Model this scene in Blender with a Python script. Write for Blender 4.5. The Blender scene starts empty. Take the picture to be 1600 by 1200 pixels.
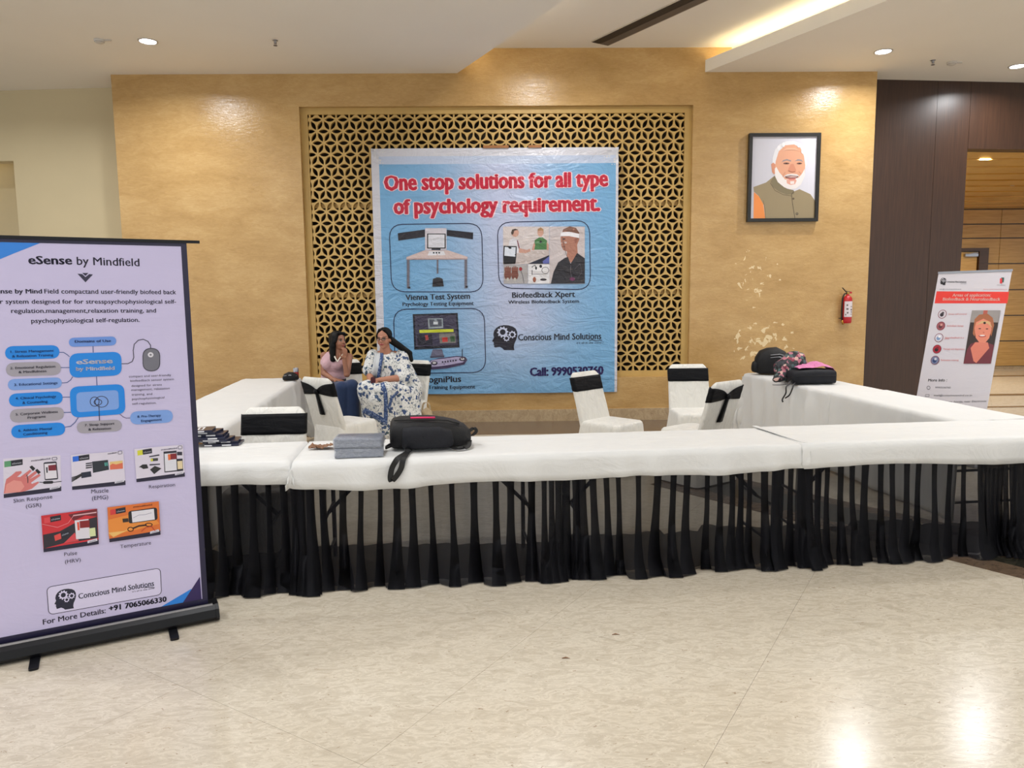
import bpy, bmesh, math, random
from mathutils import Vector, Matrix, noise
from mathutils.geometry import tessellate_polygon
random.seed(7)
PI = math.pi
scn = bpy.context.scene
C = bpy.data.collections.new('hall'); scn.collection.children.link(C)

# ---------------------------------------------------------------- camera
FPX, PITCH, YAW, ROLL, EYE = 1150.0, math.radians(6.6), math.radians(1.1), math.radians(0.57), 1.65
fw = Vector((math.sin(YAW)*math.cos(PITCH), math.cos(YAW)*math.cos(PITCH), -math.sin(PITCH)))
r0 = Vector((math.cos(YAW), -math.sin(YAW), 0)); u0 = r0.cross(fw)
rt = r0*math.cos(ROLL) - u0*math.sin(ROLL); up = u0*math.cos(ROLL) + r0*math.sin(ROLL)
CAM = Vector((0, 0, EYE))
cd = bpy.data.cameras.new('camera'); cam = bpy.data.objects.new('camera', cd); C.objects.link(cam)
cam.matrix_world = Matrix(((rt.x, up.x, -fw.x, 0), (rt.y, up.y, -fw.y, 0), (rt.z, up.z, -fw.z, EYE), (0, 0, 0, 1)))
cd.sensor_width = 36; cd.lens = FPX/1600*36; cd.clip_end = 200
scn.camera = cam

def ray(x, y): return rt*((x-800)/FPX) - up*((y-600)/FPX) + fw
def atz(x, y, z):                       # survey: the place at height z seen at a photograph pixel
    d = ray(x, y); return CAM + d*((z-EYE)/d.z)
def aty(x, y, Y):                       # the place in the vertical plane y = Y
    d = ray(x, y); return CAM + d*(Y/d.y)

# ---------------------------------------------------------------- world, exposure
w = bpy.data.worlds.new('world'); scn.world = w; w.use_nodes = True
w.node_tree.nodes['Background'].inputs[0].default_value = (0.95, 0.985, 1.0, 1)
w.node_tree.nodes['Background'].inputs[1].default_value = 1.05
vs = scn.view_settings
vs.view_transform = 'Standard'; vs.look = 'None'; vs.gamma = 1; vs.use_curve_mapping = False
vs.exposure = 0.27
cy = scn.cycles
cy.max_bounces = 7; cy.diffuse_bounces = 4; cy.glossy_bounces = 3; cy.transmission_bounces = 4
cy.transparent_max_bounces = 24; cy.caustics_reflective = False; cy.caustics_refractive = False
cy.sample_clamp_indirect = 4; cy.use_denoising = True
LIGHT_W = 34.0       # each downlight
WORLD = None

# ---------------------------------------------------------------- materials
def lin(c):
    return tuple(((v/255)/12.92 if v/255 <= 0.04045 else ((v/255+0.055)/1.055)**2.4) for v in c[:3])
def new_mat(name):
    m = bpy.data.materials.new(name); m.use_nodes = True
    nt = m.node_tree; return m, nt, nt.nodes['Principled BSDF']
def nd(nt, t, **kw):
    n = nt.nodes.new(t)
    for k, v in kw.items():
        if k.startswith('i_'):
            key = k[2:]; key = int(key) if key.isdigit() else key.replace('_', ' ')
            n.inputs[key].default_value = v
        else: setattr(n, k, v)
    return n
def coords(nt, world=False, scale=(1, 1, 1), rot=(0, 0, 0)):
    src = nd(nt, 'ShaderNodeNewGeometry').outputs['Position'] if world else nd(nt, 'ShaderNodeTexCoord').outputs['Object']
    mp = nd(nt, 'ShaderNodeMapping'); mp.inputs['Scale'].default_value = scale; mp.inputs['Rotation'].default_value = rot
    nt.links.new(src, mp.inputs[0]); return mp.outputs[0]
def ramp(nt, fac, stops, interp='LINEAR'):
    r = nd(nt, 'ShaderNodeValToRGB'); r.color_ramp.interpolation = interp
    e = r.color_ramp.elements
    while len(e) < len(stops): e.new(0.5)
    for el, (p, c) in zip(e, stops):
        el.position = p; el.color = (*lin(c), 1) if len(c) == 3 else (c[0], c[0], c[0], 1)
    nt.links.new(fac, r.inputs[0]); return r.outputs[0]
def mixc(nt, fac, a, b, mode='MIX'):
    m = nd(nt, 'ShaderNodeMix', data_type='RGBA', blend_type=mode)
    for sock, v in ((m.inputs[0], fac), (m.inputs[6], a), (m.inputs[7], b)):
        if hasattr(v, 'links'): nt.links.new(v, sock)
        elif isinstance(v, tuple): sock.default_value = (*v[:3], 1)
        else: sock.default_value = v
    return m.outputs[2]
def math_(nt, op, a, b=0.0, c=None):
    m = nd(nt, 'ShaderNodeMath', operation=op)
    for s, v in zip(m.inputs, (a, b, c)):
        if v is None: continue
        if hasattr(v, 'links'): nt.links.new(v, s)
        else: s.default_value = v
    return m.outputs[0]
def bump(nt, b, h, strength, dist=0.01):
    n = nd(nt, 'ShaderNodeBump'); n.inputs['Strength'].default_value = strength; n.inputs['Distance'].default_value = dist
    nt.links.new(h, n.inputs['Height']); nt.links.new(n.outputs[0], b.inputs['Normal'])
def ntex(nt, co, scale, detail=4, rough=0.5, distort=0.0):
    n = nd(nt, 'ShaderNodeTexNoise'); n.inputs['Scale'].default_value = scale; n.inputs['Detail'].default_value = detail
    n.inputs['Roughness'].default_value = rough; n.inputs['Distortion'].default_value = distort
    nt.links.new(co, n.inputs['Vector']); return n.outputs['Fac']
def plain(name, col, rough=0.5, metal=0.0, var=0.06, nscale=8, bmp=0.0, bscale=60, spec=0.5, world=False, emit=0, sheen=0):
    m, nt, b = new_mat(name)
    co = coords(nt, world); base = lin(col)
    lo = tuple(v*(1-var) for v in base); hi = tuple(min(1, v*(1+var)) for v in base)
    nt.links.new(mixc(nt, ntex(nt, co, nscale), lo, hi), b.inputs['Base Color'])
    b.inputs['Roughness'].default_value = rough; b.inputs['Metallic'].default_value = metal
    b.inputs['Specular IOR Level'].default_value = spec
    if sheen: b.inputs['Sheen Weight'].default_value = sheen
    if bmp: bump(nt, b, ntex(nt, co, bscale, 5), bmp)
    if emit:
        b.inputs['Emission Color'].default_value = (*lin(col), 1); b.inputs['Emission Strength'].default_value = emit
    return m

M = {}
def mat_plaster():
    m, nt, b = new_mat('gold plaster'); co = coords(nt, True)
    n1 = ntex(nt, coords(nt, True, (1, 1, 2.2)), 1.3, 6, 0.6, 0.6); n2 = ntex(nt, coords(nt, True, (1, 1, 3.5)), 9, 8, 0.65, 1.2)
    mx = math_(nt, 'ADD', math_(nt, 'MULTIPLY', n1, 0.6), math_(nt, 'MULTIPLY', n2, 0.4))
    col = ramp(nt, mx, [(0.34, (174, 138, 85)), (0.5, (189, 153, 99)), (0.66, (203, 169, 116))])
    # peeled patches low on the right of the wall and a worn strip on the left
    sep = nd(nt, 'ShaderNodeSeparateXYZ'); nt.links.new(nd(nt, 'ShaderNodeNewGeometry').outputs['Position'], sep.inputs[0])
    def blob(cx, cz, rx, rz):
        dx = math_(nt, 'DIVIDE', math_(nt, 'SUBTRACT', sep.outputs[0], cx), rx)
        dz = math_(nt, 'DIVIDE', math_(nt, 'SUBTRACT', sep.outputs[2], cz), rz)
        r2 = math_(nt, 'ADD', math_(nt, 'MULTIPLY', dx, dx), math_(nt, 'MULTIPLY', dz, dz))
        return math_(nt, 'MAXIMUM', math_(nt, 'SUBTRACT', 1.0, r2), 0.0)
    area = math_(nt, 'ADD', blob(3.55, 1.05, 0.5, 0.33), math_(nt, 'MULTIPLY', blob(3.45, 1.85, 0.35, 0.45), 0.5))
    n3 = ntex(nt, co, 11, 3, 0.55, 0.5)
    pk = math_(nt, 'MULTIPLY', math_(nt, 'GREATER_THAN', math_(nt, 'ADD', n3, math_(nt, 'MULTIPLY', area, 0.12)), 0.665), math_(nt, 'GREATER_THAN', area, 0.02))
    col = mixc(nt, math_(nt, 'MULTIPLY', pk, 0.8), col, lin((232, 212, 170)))
    nt.links.new(col, b.inputs['Base Color'])
    rr = nd(nt, 'ShaderNodeMapRange'); rr.inputs[3].default_value = 0.14; rr.inputs[4].default_value = 0.30; nt.links.new(n2, rr.inputs[0])
    nt.links.new(rr.outputs[0], b.inputs['Roughness']); b.inputs['Specular IOR Level'].default_value = 0.5
    bump(nt, b, math_(nt, 'ADD', n2, math_(nt, 'MULTIPLY', ntex(nt, co, 26, 4, 0.6, 0.8), 0.6)), 0.22, 0.012)
    return m
M['plaster'] = mat_plaster()
def mat_marble(name, base, flake, dark, spec_dark=True, rough=0.2):
    m, nt, b = new_mat(name)
    co = coords(nt, True, (1.0, 2.3, 1), (0, 0, math.radians(-28)))
    n1 = ntex(nt, co, 9, 6, 0.62, 1.6); n2 = ntex(nt, coords(nt, True), 1.1, 4); n3 = ntex(nt, co, 22, 5, 0.7, 2.2)
    mid = tuple((p+q)/2 for p, q in zip(base[1], flake))
    c = ramp(nt, n1, [(0.36, base[0]), (0.5, base[1]), (0.57, mid), (0.61, base[1]), (0.7, base[0])])
    c = mixc(nt, ramp(nt, n3, [(0.58, (0,)), (0.66, (0.8,))]), c, lin(flake))
    c = mixc(nt, math_(nt, 'MULTIPLY', n2, 0.35), c, lin(base[0]))
    n4 = ntex(nt, co, 34, 3, 0.6, 1.0)
    c = mixc(nt, ramp(nt, n4, [(0.66, (0,)), (0.70, (0.8,))]), c, lin(dark))
    nt.links.new(c, b.inputs['Base Color'])
    b.inputs['Roughness'].default_value = rough; b.inputs['Specular IOR Level'].default_value = 0.5
    return m
M['marble'] = mat_marble('cream marble', ((192, 181, 163), (204, 194, 176)), (230, 222, 207), (150, 128, 104))
M['marble_dark'] = mat_marble('brown marble', ((92, 76, 62), (108, 90, 74)), (134, 114, 94), (60, 50, 42))
M['marble_green'] = mat_marble('dark green marble', ((30, 30, 26), (44, 42, 34)), (98, 94, 80), (16, 18, 16), rough=0.1)
M['skirting'] = mat_marble('skirting marble', ((170, 148, 118), (184, 162, 130)), (206, 188, 156), (140, 118, 90))
M['ceiling'] = plain('ceiling paint', (242, 238, 231), 0.7, var=0.03, nscale=1.2, bmp=0.04, bscale=30, world=True, spec=0.2)
M['cream'] = plain('cream paint', (200, 185, 150), 0.6, var=0.06, nscale=1.5, bmp=0.05, world=True, spec=0.3)
M['white_paint'] = plain('white paint', (228, 222, 208), 0.6, var=0.03, nscale=2, world=True)
M['recess'] = plain('dark recess', (46, 36, 22), 0.8, var=0.2, nscale=5, world=True)
M['lattice'] = plain('lattice plaster', (196, 162, 96), 0.5, var=0.1, nscale=6, bmp=0.1, bscale=40, world=True)
def mat_laminate():
    m, nt, b = new_mat('brown laminate')
    n = ntex(nt, coords(nt, True, (40, 40, 1.5)), 1.5, 5, 0.6)
    nt.links.new(ramp(nt, n, [(0.3, (50, 31, 20)), (0.7, (66, 42, 28))]), b.inputs['Base Color'])
    b.inputs['Roughness'].default_value = 0.36; bump(nt, b, n, 0.05); return m
M['laminate'] = mat_laminate()
def mat_wood(name, a, c, rough=0.3):
    m, nt, b = new_mat(name)
    n = ntex(nt, coords(nt, True, (1.0, 1.0, 14)), 2.2, 6, 0.6, 0.4)
    nt.links.new(ramp(nt, n, [(0.3, a), (0.7, c)]), b.inputs['Base Color'])
    b.inputs['Roughness'].default_value = rough; return m
M['plank'] = mat_wood('honey veneer', (196, 150, 78), (220, 178, 104))
M['dark_wood'] = mat_wood('dark door wood', (62, 40, 26), (84, 56, 36))
def mat_cloth(name, col, bmp=0.5, rough=0.65, fold=(7, 7, 2.2), sheen=0.2, spec=0.5):
    m, nt, b = new_mat(name)
    co = coords(nt, False, fold); n = ntex(nt, co, 1.4, 6, 0.55, 0.8)
    base = lin(col)
    nt.links.new(mixc(nt, n, tuple(v*0.95 for v in base), tuple(min(1, v*1.04) for v in base)), b.inputs['Base Color'])
    b.inputs['Roughness'].default_value = rough; b.inputs['Sheen Weight'].default_value = sheen; b.inputs['Specular IOR Level'].default_value = spec
    h = math_(nt, 'ADD', n, math_(nt, 'MULTIPLY', ntex(nt, coords(nt), 300, 2), 0.03))
    bump(nt, b, h, bmp, 0.03); return m
M['linen'] = mat_cloth('white table linen', (219, 219, 218), 0.35, fold=(3, 9, 5))
M['linen_grey'] = mat_cloth('white side linen', (214, 214, 213), 0.3, fold=(3, 3, 2))
M['cover'] = mat_cloth('satin chair cover', (226, 224, 218), 0.8, 0.42, fold=(9, 9, 3))
M['sash'] = mat_cloth('black satin sash', (8, 9, 14), 0.4, 0.5, fold=(4, 4, 14), sheen=0.0, spec=0.15)
def mat_sheer():
    m, nt, b = new_mat('black sheer'); b.inputs['Base Color'].default_value = (*lin((13, 13, 19)), 1)
    b.inputs['Roughness'].default_value = 0.6; b.inputs['Specular IOR Level'].default_value = 0.15
    tr = nd(nt, 'ShaderNodeBsdfTransparent'); mx = nd(nt, 'ShaderNodeMixShader')
    n = ntex(nt, coords(nt, False, (12, 12, 1)), 2, 3)
    rr = nd(nt, 'ShaderNodeMapRange'); rr.inputs[3].default_value = 0.75; rr.inputs[4].default_value = 0.84; nt.links.new(n, rr.inputs[0])
    nt.links.new(rr.outputs[0], mx.inputs[0]); nt.links.new(tr.outputs[0], mx.inputs[1]); nt.links.new(b.outputs[0], mx.inputs[2])
    nt.links.new(mx.outputs[0], nt.nodes['Material Output'].inputs[0]); return m
M['sheer'] = mat_sheer()
M['black_metal'] = plain('black metal', (13, 14, 19), 0.42, 0.1, bmp=0.02, spec=0.35)
M['silver'] = plain('brushed silver', (170, 172, 180), 0.3, 0.9)
M['ply'] = plain('plywood', (150, 118, 80), 0.6)
M['nylon'] = plain('black nylon', (17, 17, 20), 0.62, var=0.3, nscale=30, bmp=0.25, bscale=90, spec=0.35)
M['nylon_soft'] = plain('charcoal fabric', (26, 27, 33), 0.7, var=0.3, nscale=20, bmp=0.3, bscale=50, spec=0.3)
M['strap'] = plain('black webbing', (12, 12, 14), 0.6, var=0.2, bmp=0.1, bscale=200)
M['pink'] = plain('pink zip', (220, 40, 100), 0.4)
M['frame_black'] = plain('black frame wood', (24, 22, 20), 0.35)
M['red_metal'] = plain('red enamel', (178, 26, 34), 0.25)
M['brass'] = plain('brass', (190, 150, 70), 0.35, 0.9)
M['tape'] = plain('brown tape', (150, 96, 48), 0.4)
M['grille'] = plain('dark grille', (66, 60, 58), 0.5)
M['plastic_white'] = plain('white plastic', (200, 194, 186), 0.4)
M['lamp'] = plain('lamp lens', (235, 242, 255), 0.4, emit=14)
M['cove_lamp'] = plain('warm cove strip', (255, 236, 190), 0.4, emit=9)
M['lobby_lamp'] = plain('lobby lamp lens', (255, 240, 215), 0.4, emit=12)
def mat_print(name, rough=0.35, wrinkle=0.0, wscale=3.0, fine=0.0):
    m, nt, b = new_mat(name)
    at = nd(nt, 'ShaderNodeVertexColor'); at.layer_name = 'Col'
    nt.links.new(at.outputs[0], b.inputs['Base Color']); b.inputs['Roughness'].default_value = rough
    if wrinkle:
        a1 = ntex(nt, coords(nt, True, (1, 1, 2.6)), wscale, 5, 0.55, 1.4)
        a2 = ntex(nt, coords(nt, True, (1.3, 1, 1.3), (0, 0.7, 0)), wscale*3.2, 4, 0.6, 2.0)
        rid = math_(nt, 'ABSOLUTE', math_(nt, 'SUBTRACT', a1, 0.5))
        h = math_(nt, 'ADD', math_(nt, 'MULTIPLY', rid, 1.2), math_(nt, 'MULTIPLY', a2, fine))
        bump(nt, b, h, wrinkle, 0.05)
    return m
M['flex'] = mat_print('printed flex', 0.26, 0.62, 1.5, 0.4)
M['rollprint'] = mat_print('printed rollup', 0.42, 0.10, 1.2, 0.2)
M['photo'] = mat_print('printed photograph', 0.3)
M['skin'] = mat_print('skin', 0.5)
M['hair'] = plain('black hair', (7, 6, 6), 0.5, var=0.3, nscale=60, bmp=0.3, bscale=110, spec=0.2)

# ---------------------------------------------------------------- mesh builder
class MB:
    def __init__(s): s.v = []; s.f = []; s.m = []; s.k = []
    def face(s, idx, mi=0, col=None): s.f.append(tuple(idx)); s.m.append(mi); s.k.append(col)
    def add(s, vs, fs, mi=0, col=None):
        o = len(s.v); s.v += [tuple(v) for v in vs]
        for f in fs: s.face([i+o for i in f], mi, col)
    def box(s, x0, x1, y0, y1, z0, z1, mi=0):
        s.hexa([(x0,y0,z0),(x1,y0,z0),(x1,y1,z0),(x0,y1,z0),(x0,y0,z1),(x1,y0,z1),(x1,y1,z1),(x0,y1,z1)], mi)
    def hexa(s, p, mi=0):
        s.add(p, [(0,3,2,1),(4,5,6,7),(0,1,5,4),(1,2,6,5),(2,3,7,6),(3,0,4,7)], mi)
    def bar(s, a, b, w, h, upv=(0, 0, 1), mi=0):
        a, b, upv = Vector(a), Vector(b), Vector(upv); d = (b-a).normalized()
        x = d.cross(upv).normalized()*w/2; y = x.cross(d).normalized()*h/2
        s.hexa([a-x-y, a+x-y, b+x-y, b-x-y, a-x+y, a+x+y, b+x+y, b-x+y], mi)
    def rings(s, rs, caps=True, closed=True, mi=0, loop=False):
        n = len(rs[0]); o = len(s.v)
        for r in rs: s.v += [tuple(p) for p in r]
        nr = len(rs)
        for i in range(nr if loop else nr-1):
            i2 = (i+1) % nr
            for j in range(n if closed else n-1):
                j2 = (j+1) % n
                s.face((o+i*n+j, o+i*n+j2, o+i2*n+j2, o+i2*n+j), mi)
        if caps and closed and not loop:
            s.face([o+j for j in range(n)][::-1], mi); s.face([o+(nr-1)*n+j for j in range(n)], mi)
    def tube(s, pts, rad, n=10, mi=0, flat=1.0, caps=True):
        pts = [Vector(p) for p in pts]; rad = rad if hasattr(rad, '__len__') else [rad]*len(pts)
        rs = []; ref = None
        for i, p in enumerate(pts):
            t = (pts[min(i+1, len(pts)-1)] - pts[max(i-1, 0)]).normalized()
            if ref is None: ref = Vector((0, 0, 1)) if abs(t.z) < 0.9 else Vector((1, 0, 0))
            x = (ref - t*ref.dot(t)).normalized(); y = t.cross(x); ref = x
            rs.append([p + (x*math.cos(2*PI*k/n)*flat + y*math.sin(2*PI*k/n))*rad[i] for k in range(n)])
        s.rings(rs, caps, mi=mi)
    def ell(s, c, r, rot=None, nu=20, nv=12, mi=0):
        c = Vector(c); rot = rot or Matrix.Identity(3); rs = []
        for i in range(1, nv):
            a = PI*i/nv
            rs.append([c + rot @ Vector((r[0]*math.sin(a)*math.cos(2*PI*j/nu), r[1]*math.sin(a)*math.sin(2*PI*j/nu), -r[2]*math.cos(a))) for j in range(nu)])
        s.rings(rs, True, mi=mi)
    def cap(s, a, b, ra, rb, n=14, mi=0):          # tapered capsule
        a, b = Vector(a), Vector(b); d = (b-a); L = d.length; d = d/L if L > 1e-6 else Vector((0, 0, 1))
        pts = []; rad = []
        for k in range(5):
            t = PI/2*k/5; pts.append(a - d*ra*math.cos(t)); rad.append(max(1e-4, ra*math.sin(t)))
        for k in range(5, -1, -1):
            t = PI/2*k/5; pts.append(b + d*rb*math.cos(t)); rad.append(max(1e-4, rb*math.sin(t)))
        s.tube(pts, rad, n, mi)
    def lathe(s, prof, c=(0, 0, 0), n=24, mi=0):
        c = Vector(c)
        s.rings([[c + Vector((r*math.cos(2*PI*k/n), r*math.sin(2*PI*k/n), z)) for k in range(n)] for r, z in prof], True, mi=mi)
    def prism(s, pts, y0, y1, mi=0):                # outline in x,z extruded in y
        n = len(pts); o = len(s.v)
        s.v += [(x, y0, z) for x, z in pts] + [(x, y1, z) for x, z in pts]
        for a, b, c in tessellate_polygon([[Vector((x, z, 0)) for x, z in pts]]):
            s.face((o+a, o+b, o+c), mi); s.face((o+n+a, o+n+c, o+n+b), mi)
        for i in range(n): s.face((o+i, o+(i+1) % n, o+n+(i+1) % n, o+n+i), mi)
    def mesh(s, name, mats, smooth=False):
        me = bpy.data.meshes.new(name); me.from_pydata(s.v, [], s.f); me.validate(clean_customdata=False)
        for m in (mats if isinstance(mats, (list, tuple)) else [mats]): me.materials.append(m)
        if len(me.polygons) == len(s.m):
            me.polygons.foreach_set('material_index', s.m)
            if any(k is not None for k in s.k):
                ca = me.color_attributes.new('Col', 'FLOAT_COLOR', 'CORNER'); dat = []
                for p, k in zip(me.polygons, s.k): dat += list((*k, 1.0))*p.loop_total
                ca.data.foreach_set('color', dat)
        bm = bmesh.new(); bm.from_mesh(me)
        if not any(k is not None for k in s.k): bmesh.ops.recalc_face_normals(bm, faces=bm.faces)
        bm.to_mesh(me); bm.free()
        if smooth is True: me.polygons.foreach_set('use_smooth', [True]*len(me.polygons))
        elif smooth: me.polygons.foreach_set('use_smooth', [True]*len(me.polygons)); me.set_sharp_from_angle(angle=math.radians(smooth))
        me.update(); return me
    def build(s, name, mats, parent=None, smooth=False, loc=None):
        o = bpy.data.objects.new(name, s.mesh(name, mats, smooth)); C.objects.link(o)
        if parent: o.parent = parent
        if loc is not None: o.location = loc
        return o
def tag(o, label=None, cat=None, group=None, kind=None):
    for k, v in (('label', label), ('category', cat), ('group', group), ('kind', kind)):
        if v: o[k] = v
    return o
def thing(name, label, cat, loc=(0, 0, 0), rz=0.0, group=None):
    o = bpy.data.objects.new(name, None); o.empty_display_size = 0.1; C.objects.link(o)
    o.location = loc; o.rotation_euler = (0, 0, rz); return tag(o, label, cat, group)
def struct(name, mb, mats, smooth=False, parent=None):
    o = mb.build(name, mats, parent, smooth)
    if not parent: o['kind'] = 'structure'
    return o
def sempty(name):
    o = bpy.data.objects.new(name, None); C.objects.link(o); o['kind'] = 'structure'; return o
def copy_tree(o, parent=None):
    c = o.copy(); C.objects.link(c)
    if parent: c.parent = parent
    for ch in list(o.children): copy_tree(ch, c)
    return c
def to_local(mb, root):      # world coordinates -> coordinates of root
    inv = (Matrix.Translation(root.location) @ Matrix.Rotation(root.rotation_euler.z, 4, 'Z')).inverted()
    mb.v = [tuple(inv @ Vector(v)) for v in mb.v]; return mb
def fused(mb, voxel, smooth_it, name, mats, parent=None, colour=None):   # one continuous surface from overlapping limbs
    me = mb.mesh(name, mats, True); o = bpy.data.objects.new(name, me); C.objects.link(o)
    r = o.modifiers.new('r', 'REMESH'); r.mode = 'VOXEL'; r.voxel_size = voxel; r.use_smooth_shade = True
    if smooth_it: sm = o.modifiers.new('s', 'SMOOTH'); sm.factor = 0.5; sm.iterations = smooth_it
    dg = bpy.context.evaluated_depsgraph_get(); dg.update()
    me2 = bpy.data.meshes.new_from_object(o.evaluated_get(dg)); o.modifiers.clear(); o.data = me2
    me2.name = name; me2.materials.clear()
    for m in (mats if isinstance(mats, (list, tuple)) else [mats]): me2.materials.append(m)
    me2.polygons.foreach_set('use_smooth', [True]*len(me2.polygons))
    if colour:
        ca = me2.color_attributes.new('Col', 'FLOAT_COLOR', 'POINT'); dat = []
        for v in me2.vertices: dat += list(colour(v.co)) + [1.0]
        ca.data.foreach_set('color', dat)
    if parent: o.parent = parent
    return o

# ================================================================= SETTING
WY = 9.84; LO = 4.53; HI = 4.835
# gold wall: four blocks around the recess of the lattice, a shallow recess lining and a back
NX0, NX1, NZ0, NZ1 = -2.51, 2.575, 0.585, 4.125
X0, X1 = -4.87, 4.965
b = MB()
for (xa, xb, za, zb) in ((X0, NX0, 0, 4.9), (NX1, X1, 0, 4.9), (NX0, NX1, 0, NZ0), (NX0, NX1, NZ1, 4.9)): b.box(xa, xb, WY, WY+0.6, za, zb)
wall_front = struct('wall_front', b, M['plaster'])
b = MB(); b.box(NX0, NX1, WY+0.30, WY+0.34, NZ0, NZ1); struct('trim_1', b, M['recess'])
# setback cream wall left, with an opening at its far end
def along(p, q, s): return (p[0]+(q[0]-p[0])*s, p[1]+(q[1]-p[1])*s)
LP, LQ = (-4.80, 10.385), (-12.0, 10.97)
def slab(mb, p, q, z0, z1, th=0.2):
    dx, dy = q[0]-p[0], q[1]-p[1]; L = math.hypot(dx, dy); nx, ny = -dy/L*th, dx/L*th
    if ny < 0: nx, ny = -nx, -ny
    mb.hexa([(p[0],p[1],z0),(q[0],q[1],z0),(q[0]+nx,q[1]+ny,z0),(p[0]+nx,p[1]+ny,z0),(p[0],p[1],z1),(q[0],q[1],z1),(q[0]+nx,q[1]+ny,z1),(p[0]+nx,p[1]+ny,z1)])
b = MB(); sA, sB = (6.62-4.8)/7.2, (8.4-4.8)/7.2
slab(b, LP, along(LP, LQ, sA), 0, 4.9); slab(b, along(LP, LQ, sA), along(LP, LQ, sB), 3.60, 4.9); slab(b, along(LP, LQ, sB), LQ, 0, 4.9)
struct('wall_left', b, M['cream'])
b = MB(); b.box(-10.5, -4.9, 12.6, 12.7, 1.9, 4.9); struct('wall_corridor', b, M['white_paint'])
b = MB(); b.box(-10.5, -4.9, 12.55, 12.7, 0, 1.9); struct('wall_dado', b, M['dark_wood'])
b = MB(); b.box(-7.55, -6.97, 11.2, 11.7, 0, 4.9); struct('wall_pier', b, M['cream'])
# brown panelled wall right, each laminate panel a piece, with the lobby opening
RP, RQ = (4.95, 10.175), (12.0, 10.76)
def rx(x): return along(RP, RQ, (x-4.95)/7.05)
wr = sempty('wall_right')
for (xa, xb, za, zb) in ((4.95, 6.02, 0, 4.9), (6.024, 6.50, 0, 4.9), (6.504, 7.6, 3.64, 4.9), (7.604, 8.7, 3.64, 4.9), (8.704, 12.0, 0, 4.9)):
    b = MB(); slab(b, rx(xa), rx(xb), za, zb, 0.22); b.build('laminate_panel', M['laminate'], wr)
# lobby beyond: veneer planks, ceiling planks, dark door
lob = sempty('wall_lobby')
zs = [0.06, 0.62, 1.18, 1.74, 2.306, 2.855, 3.154, 3.47]
b = MB(); b.box(5.5, 18, 16.05, 16.1, 0, 3.6); b.build('dark_backing', M['dark_wood'], lob)
for i in range(len(zs)-1):
    cuts = [5.5, 9.2, 10.93, 13.3, 16, 18] if i < 5 else [5.5, 9.2, 10.93, 13.3, 18]
    for xa, xb in zip(cuts[:-1], cuts[1:]):
        if xa == 9.2 and i < 4: xa = 10.62
        if xb == 9.2 and i < 4: continue
        b = MB(); b.box(xa+0.006, xb-0.006, 16.0, 16.04, zs[i]+0.012, zs[i+1]-0.012); b.build('wood_plank', M['plank'], lob)
b = MB(); b.box(5.5, 18, 15.98, 16.04, 0, 0.06); b.build('plinth', M['skirting'], lob)
d1 = sempty('door_1')
b = MB(); b.box(9.5, 10.40, 15.93, 15.98, 0.01, 2.56); b.build('door_leaf', M['plank'], d1)
b = MB(); b.box(10.42, 10.62, 15.88, 16.0, 0, 2.64); b.box(9.3, 10.42, 15.88, 16.0, 2.57, 2.64); b.box(9.3, 9.48, 15.88, 16.0, 0, 2.57); b.build('door_frame', M['dark_wood'], d1)
b = MB(); b.box(10.1, 10.38, 15.86, 15.93, 2.46, 2.52); b.bar((10.12, 15.86, 2.5), (10.32, 15.78, 2.54), 0.02, 0.02); b.build('door_closer', M['silver'], d1)
cl = sempty('ceiling_lobby')
for i in range(10):
    y0 = 10.6+i*0.545
    b = MB(); b.box(5.5, 18, y0+0.004, y0+0.541, 3.66-i*0.02, 3.70-i*0.02); b.build('wood_plank', M['plank'], cl)
b = MB(); b.box(18, 18.1, 10.6, 16.1, 0, 3.7); struct('wall_lobby_side', b, M['plank'])

# floor: marble slabs laid on the diagonal, thin joints
fl = sempty('floor')
b = MB(); b.box(-14, 19, -6, 18, -0.06, -0.022); b.build('screed', M['marble_dark'], fl)
ga = math.radians(57); gu = Vector((math.cos(ga), math.sin(ga), 0)); gv = Vector((-gu.y, gu.x, 0)); g0 = Vector((0.231, 3.601, 0)); SL = 1.35; SW = 1.05
def slab_mesh():
    h = MB(); g = 0.0006
    h.hexa([tuple(gu*a+gv*c+Vector((0, 0, z))) for z in (-0.02, 0) for a, c in ((g, g), (SL-g, g), (SL-g, SW-g), (g, SW-g))])
    return h.mesh('marble_slab', M['marble'])
sm = slab_mesh(); cand = []
for i in range(-16, 20):
    for j in range(-18, 18):
        p = g0 + gu*(i*SL) + gv*(j*SW); c = p + gu*SL/2 + gv*SW/2
        if -5.6 < c.x < 12.5 and -1 < c.y < 16.6: cand.append((c.x*c.x*0.6+c.y*c.y, p))
cand.sort(key=lambda t: t[0])
for _, p in cand[:290]:
    o = bpy.data.objects.new('marble_slab', sm); C.objects.link(o); o.location = p; o.parent = fl
if len(cand) > 290:
    st = MB()
    for _, p in cand[290:]:
        st.hexa([tuple(p+gu*a+gv*c+Vector((0, 0, z))) for z in (-0.02, 0) for a, c in ((0.001, 0.001), (SL-0.001, 0.001), (SL-0.001, SW-0.001), (0.001, SW-0.001))])
    o = st.build('far_slabs', M['marble'], fl); o['kind'] = 'stuff'
b = MB(); b.box(X0, X1, WY-0.95, WY, -0.01, 0.002); b.build('brown_border', M['marble_dark'], fl)
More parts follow.
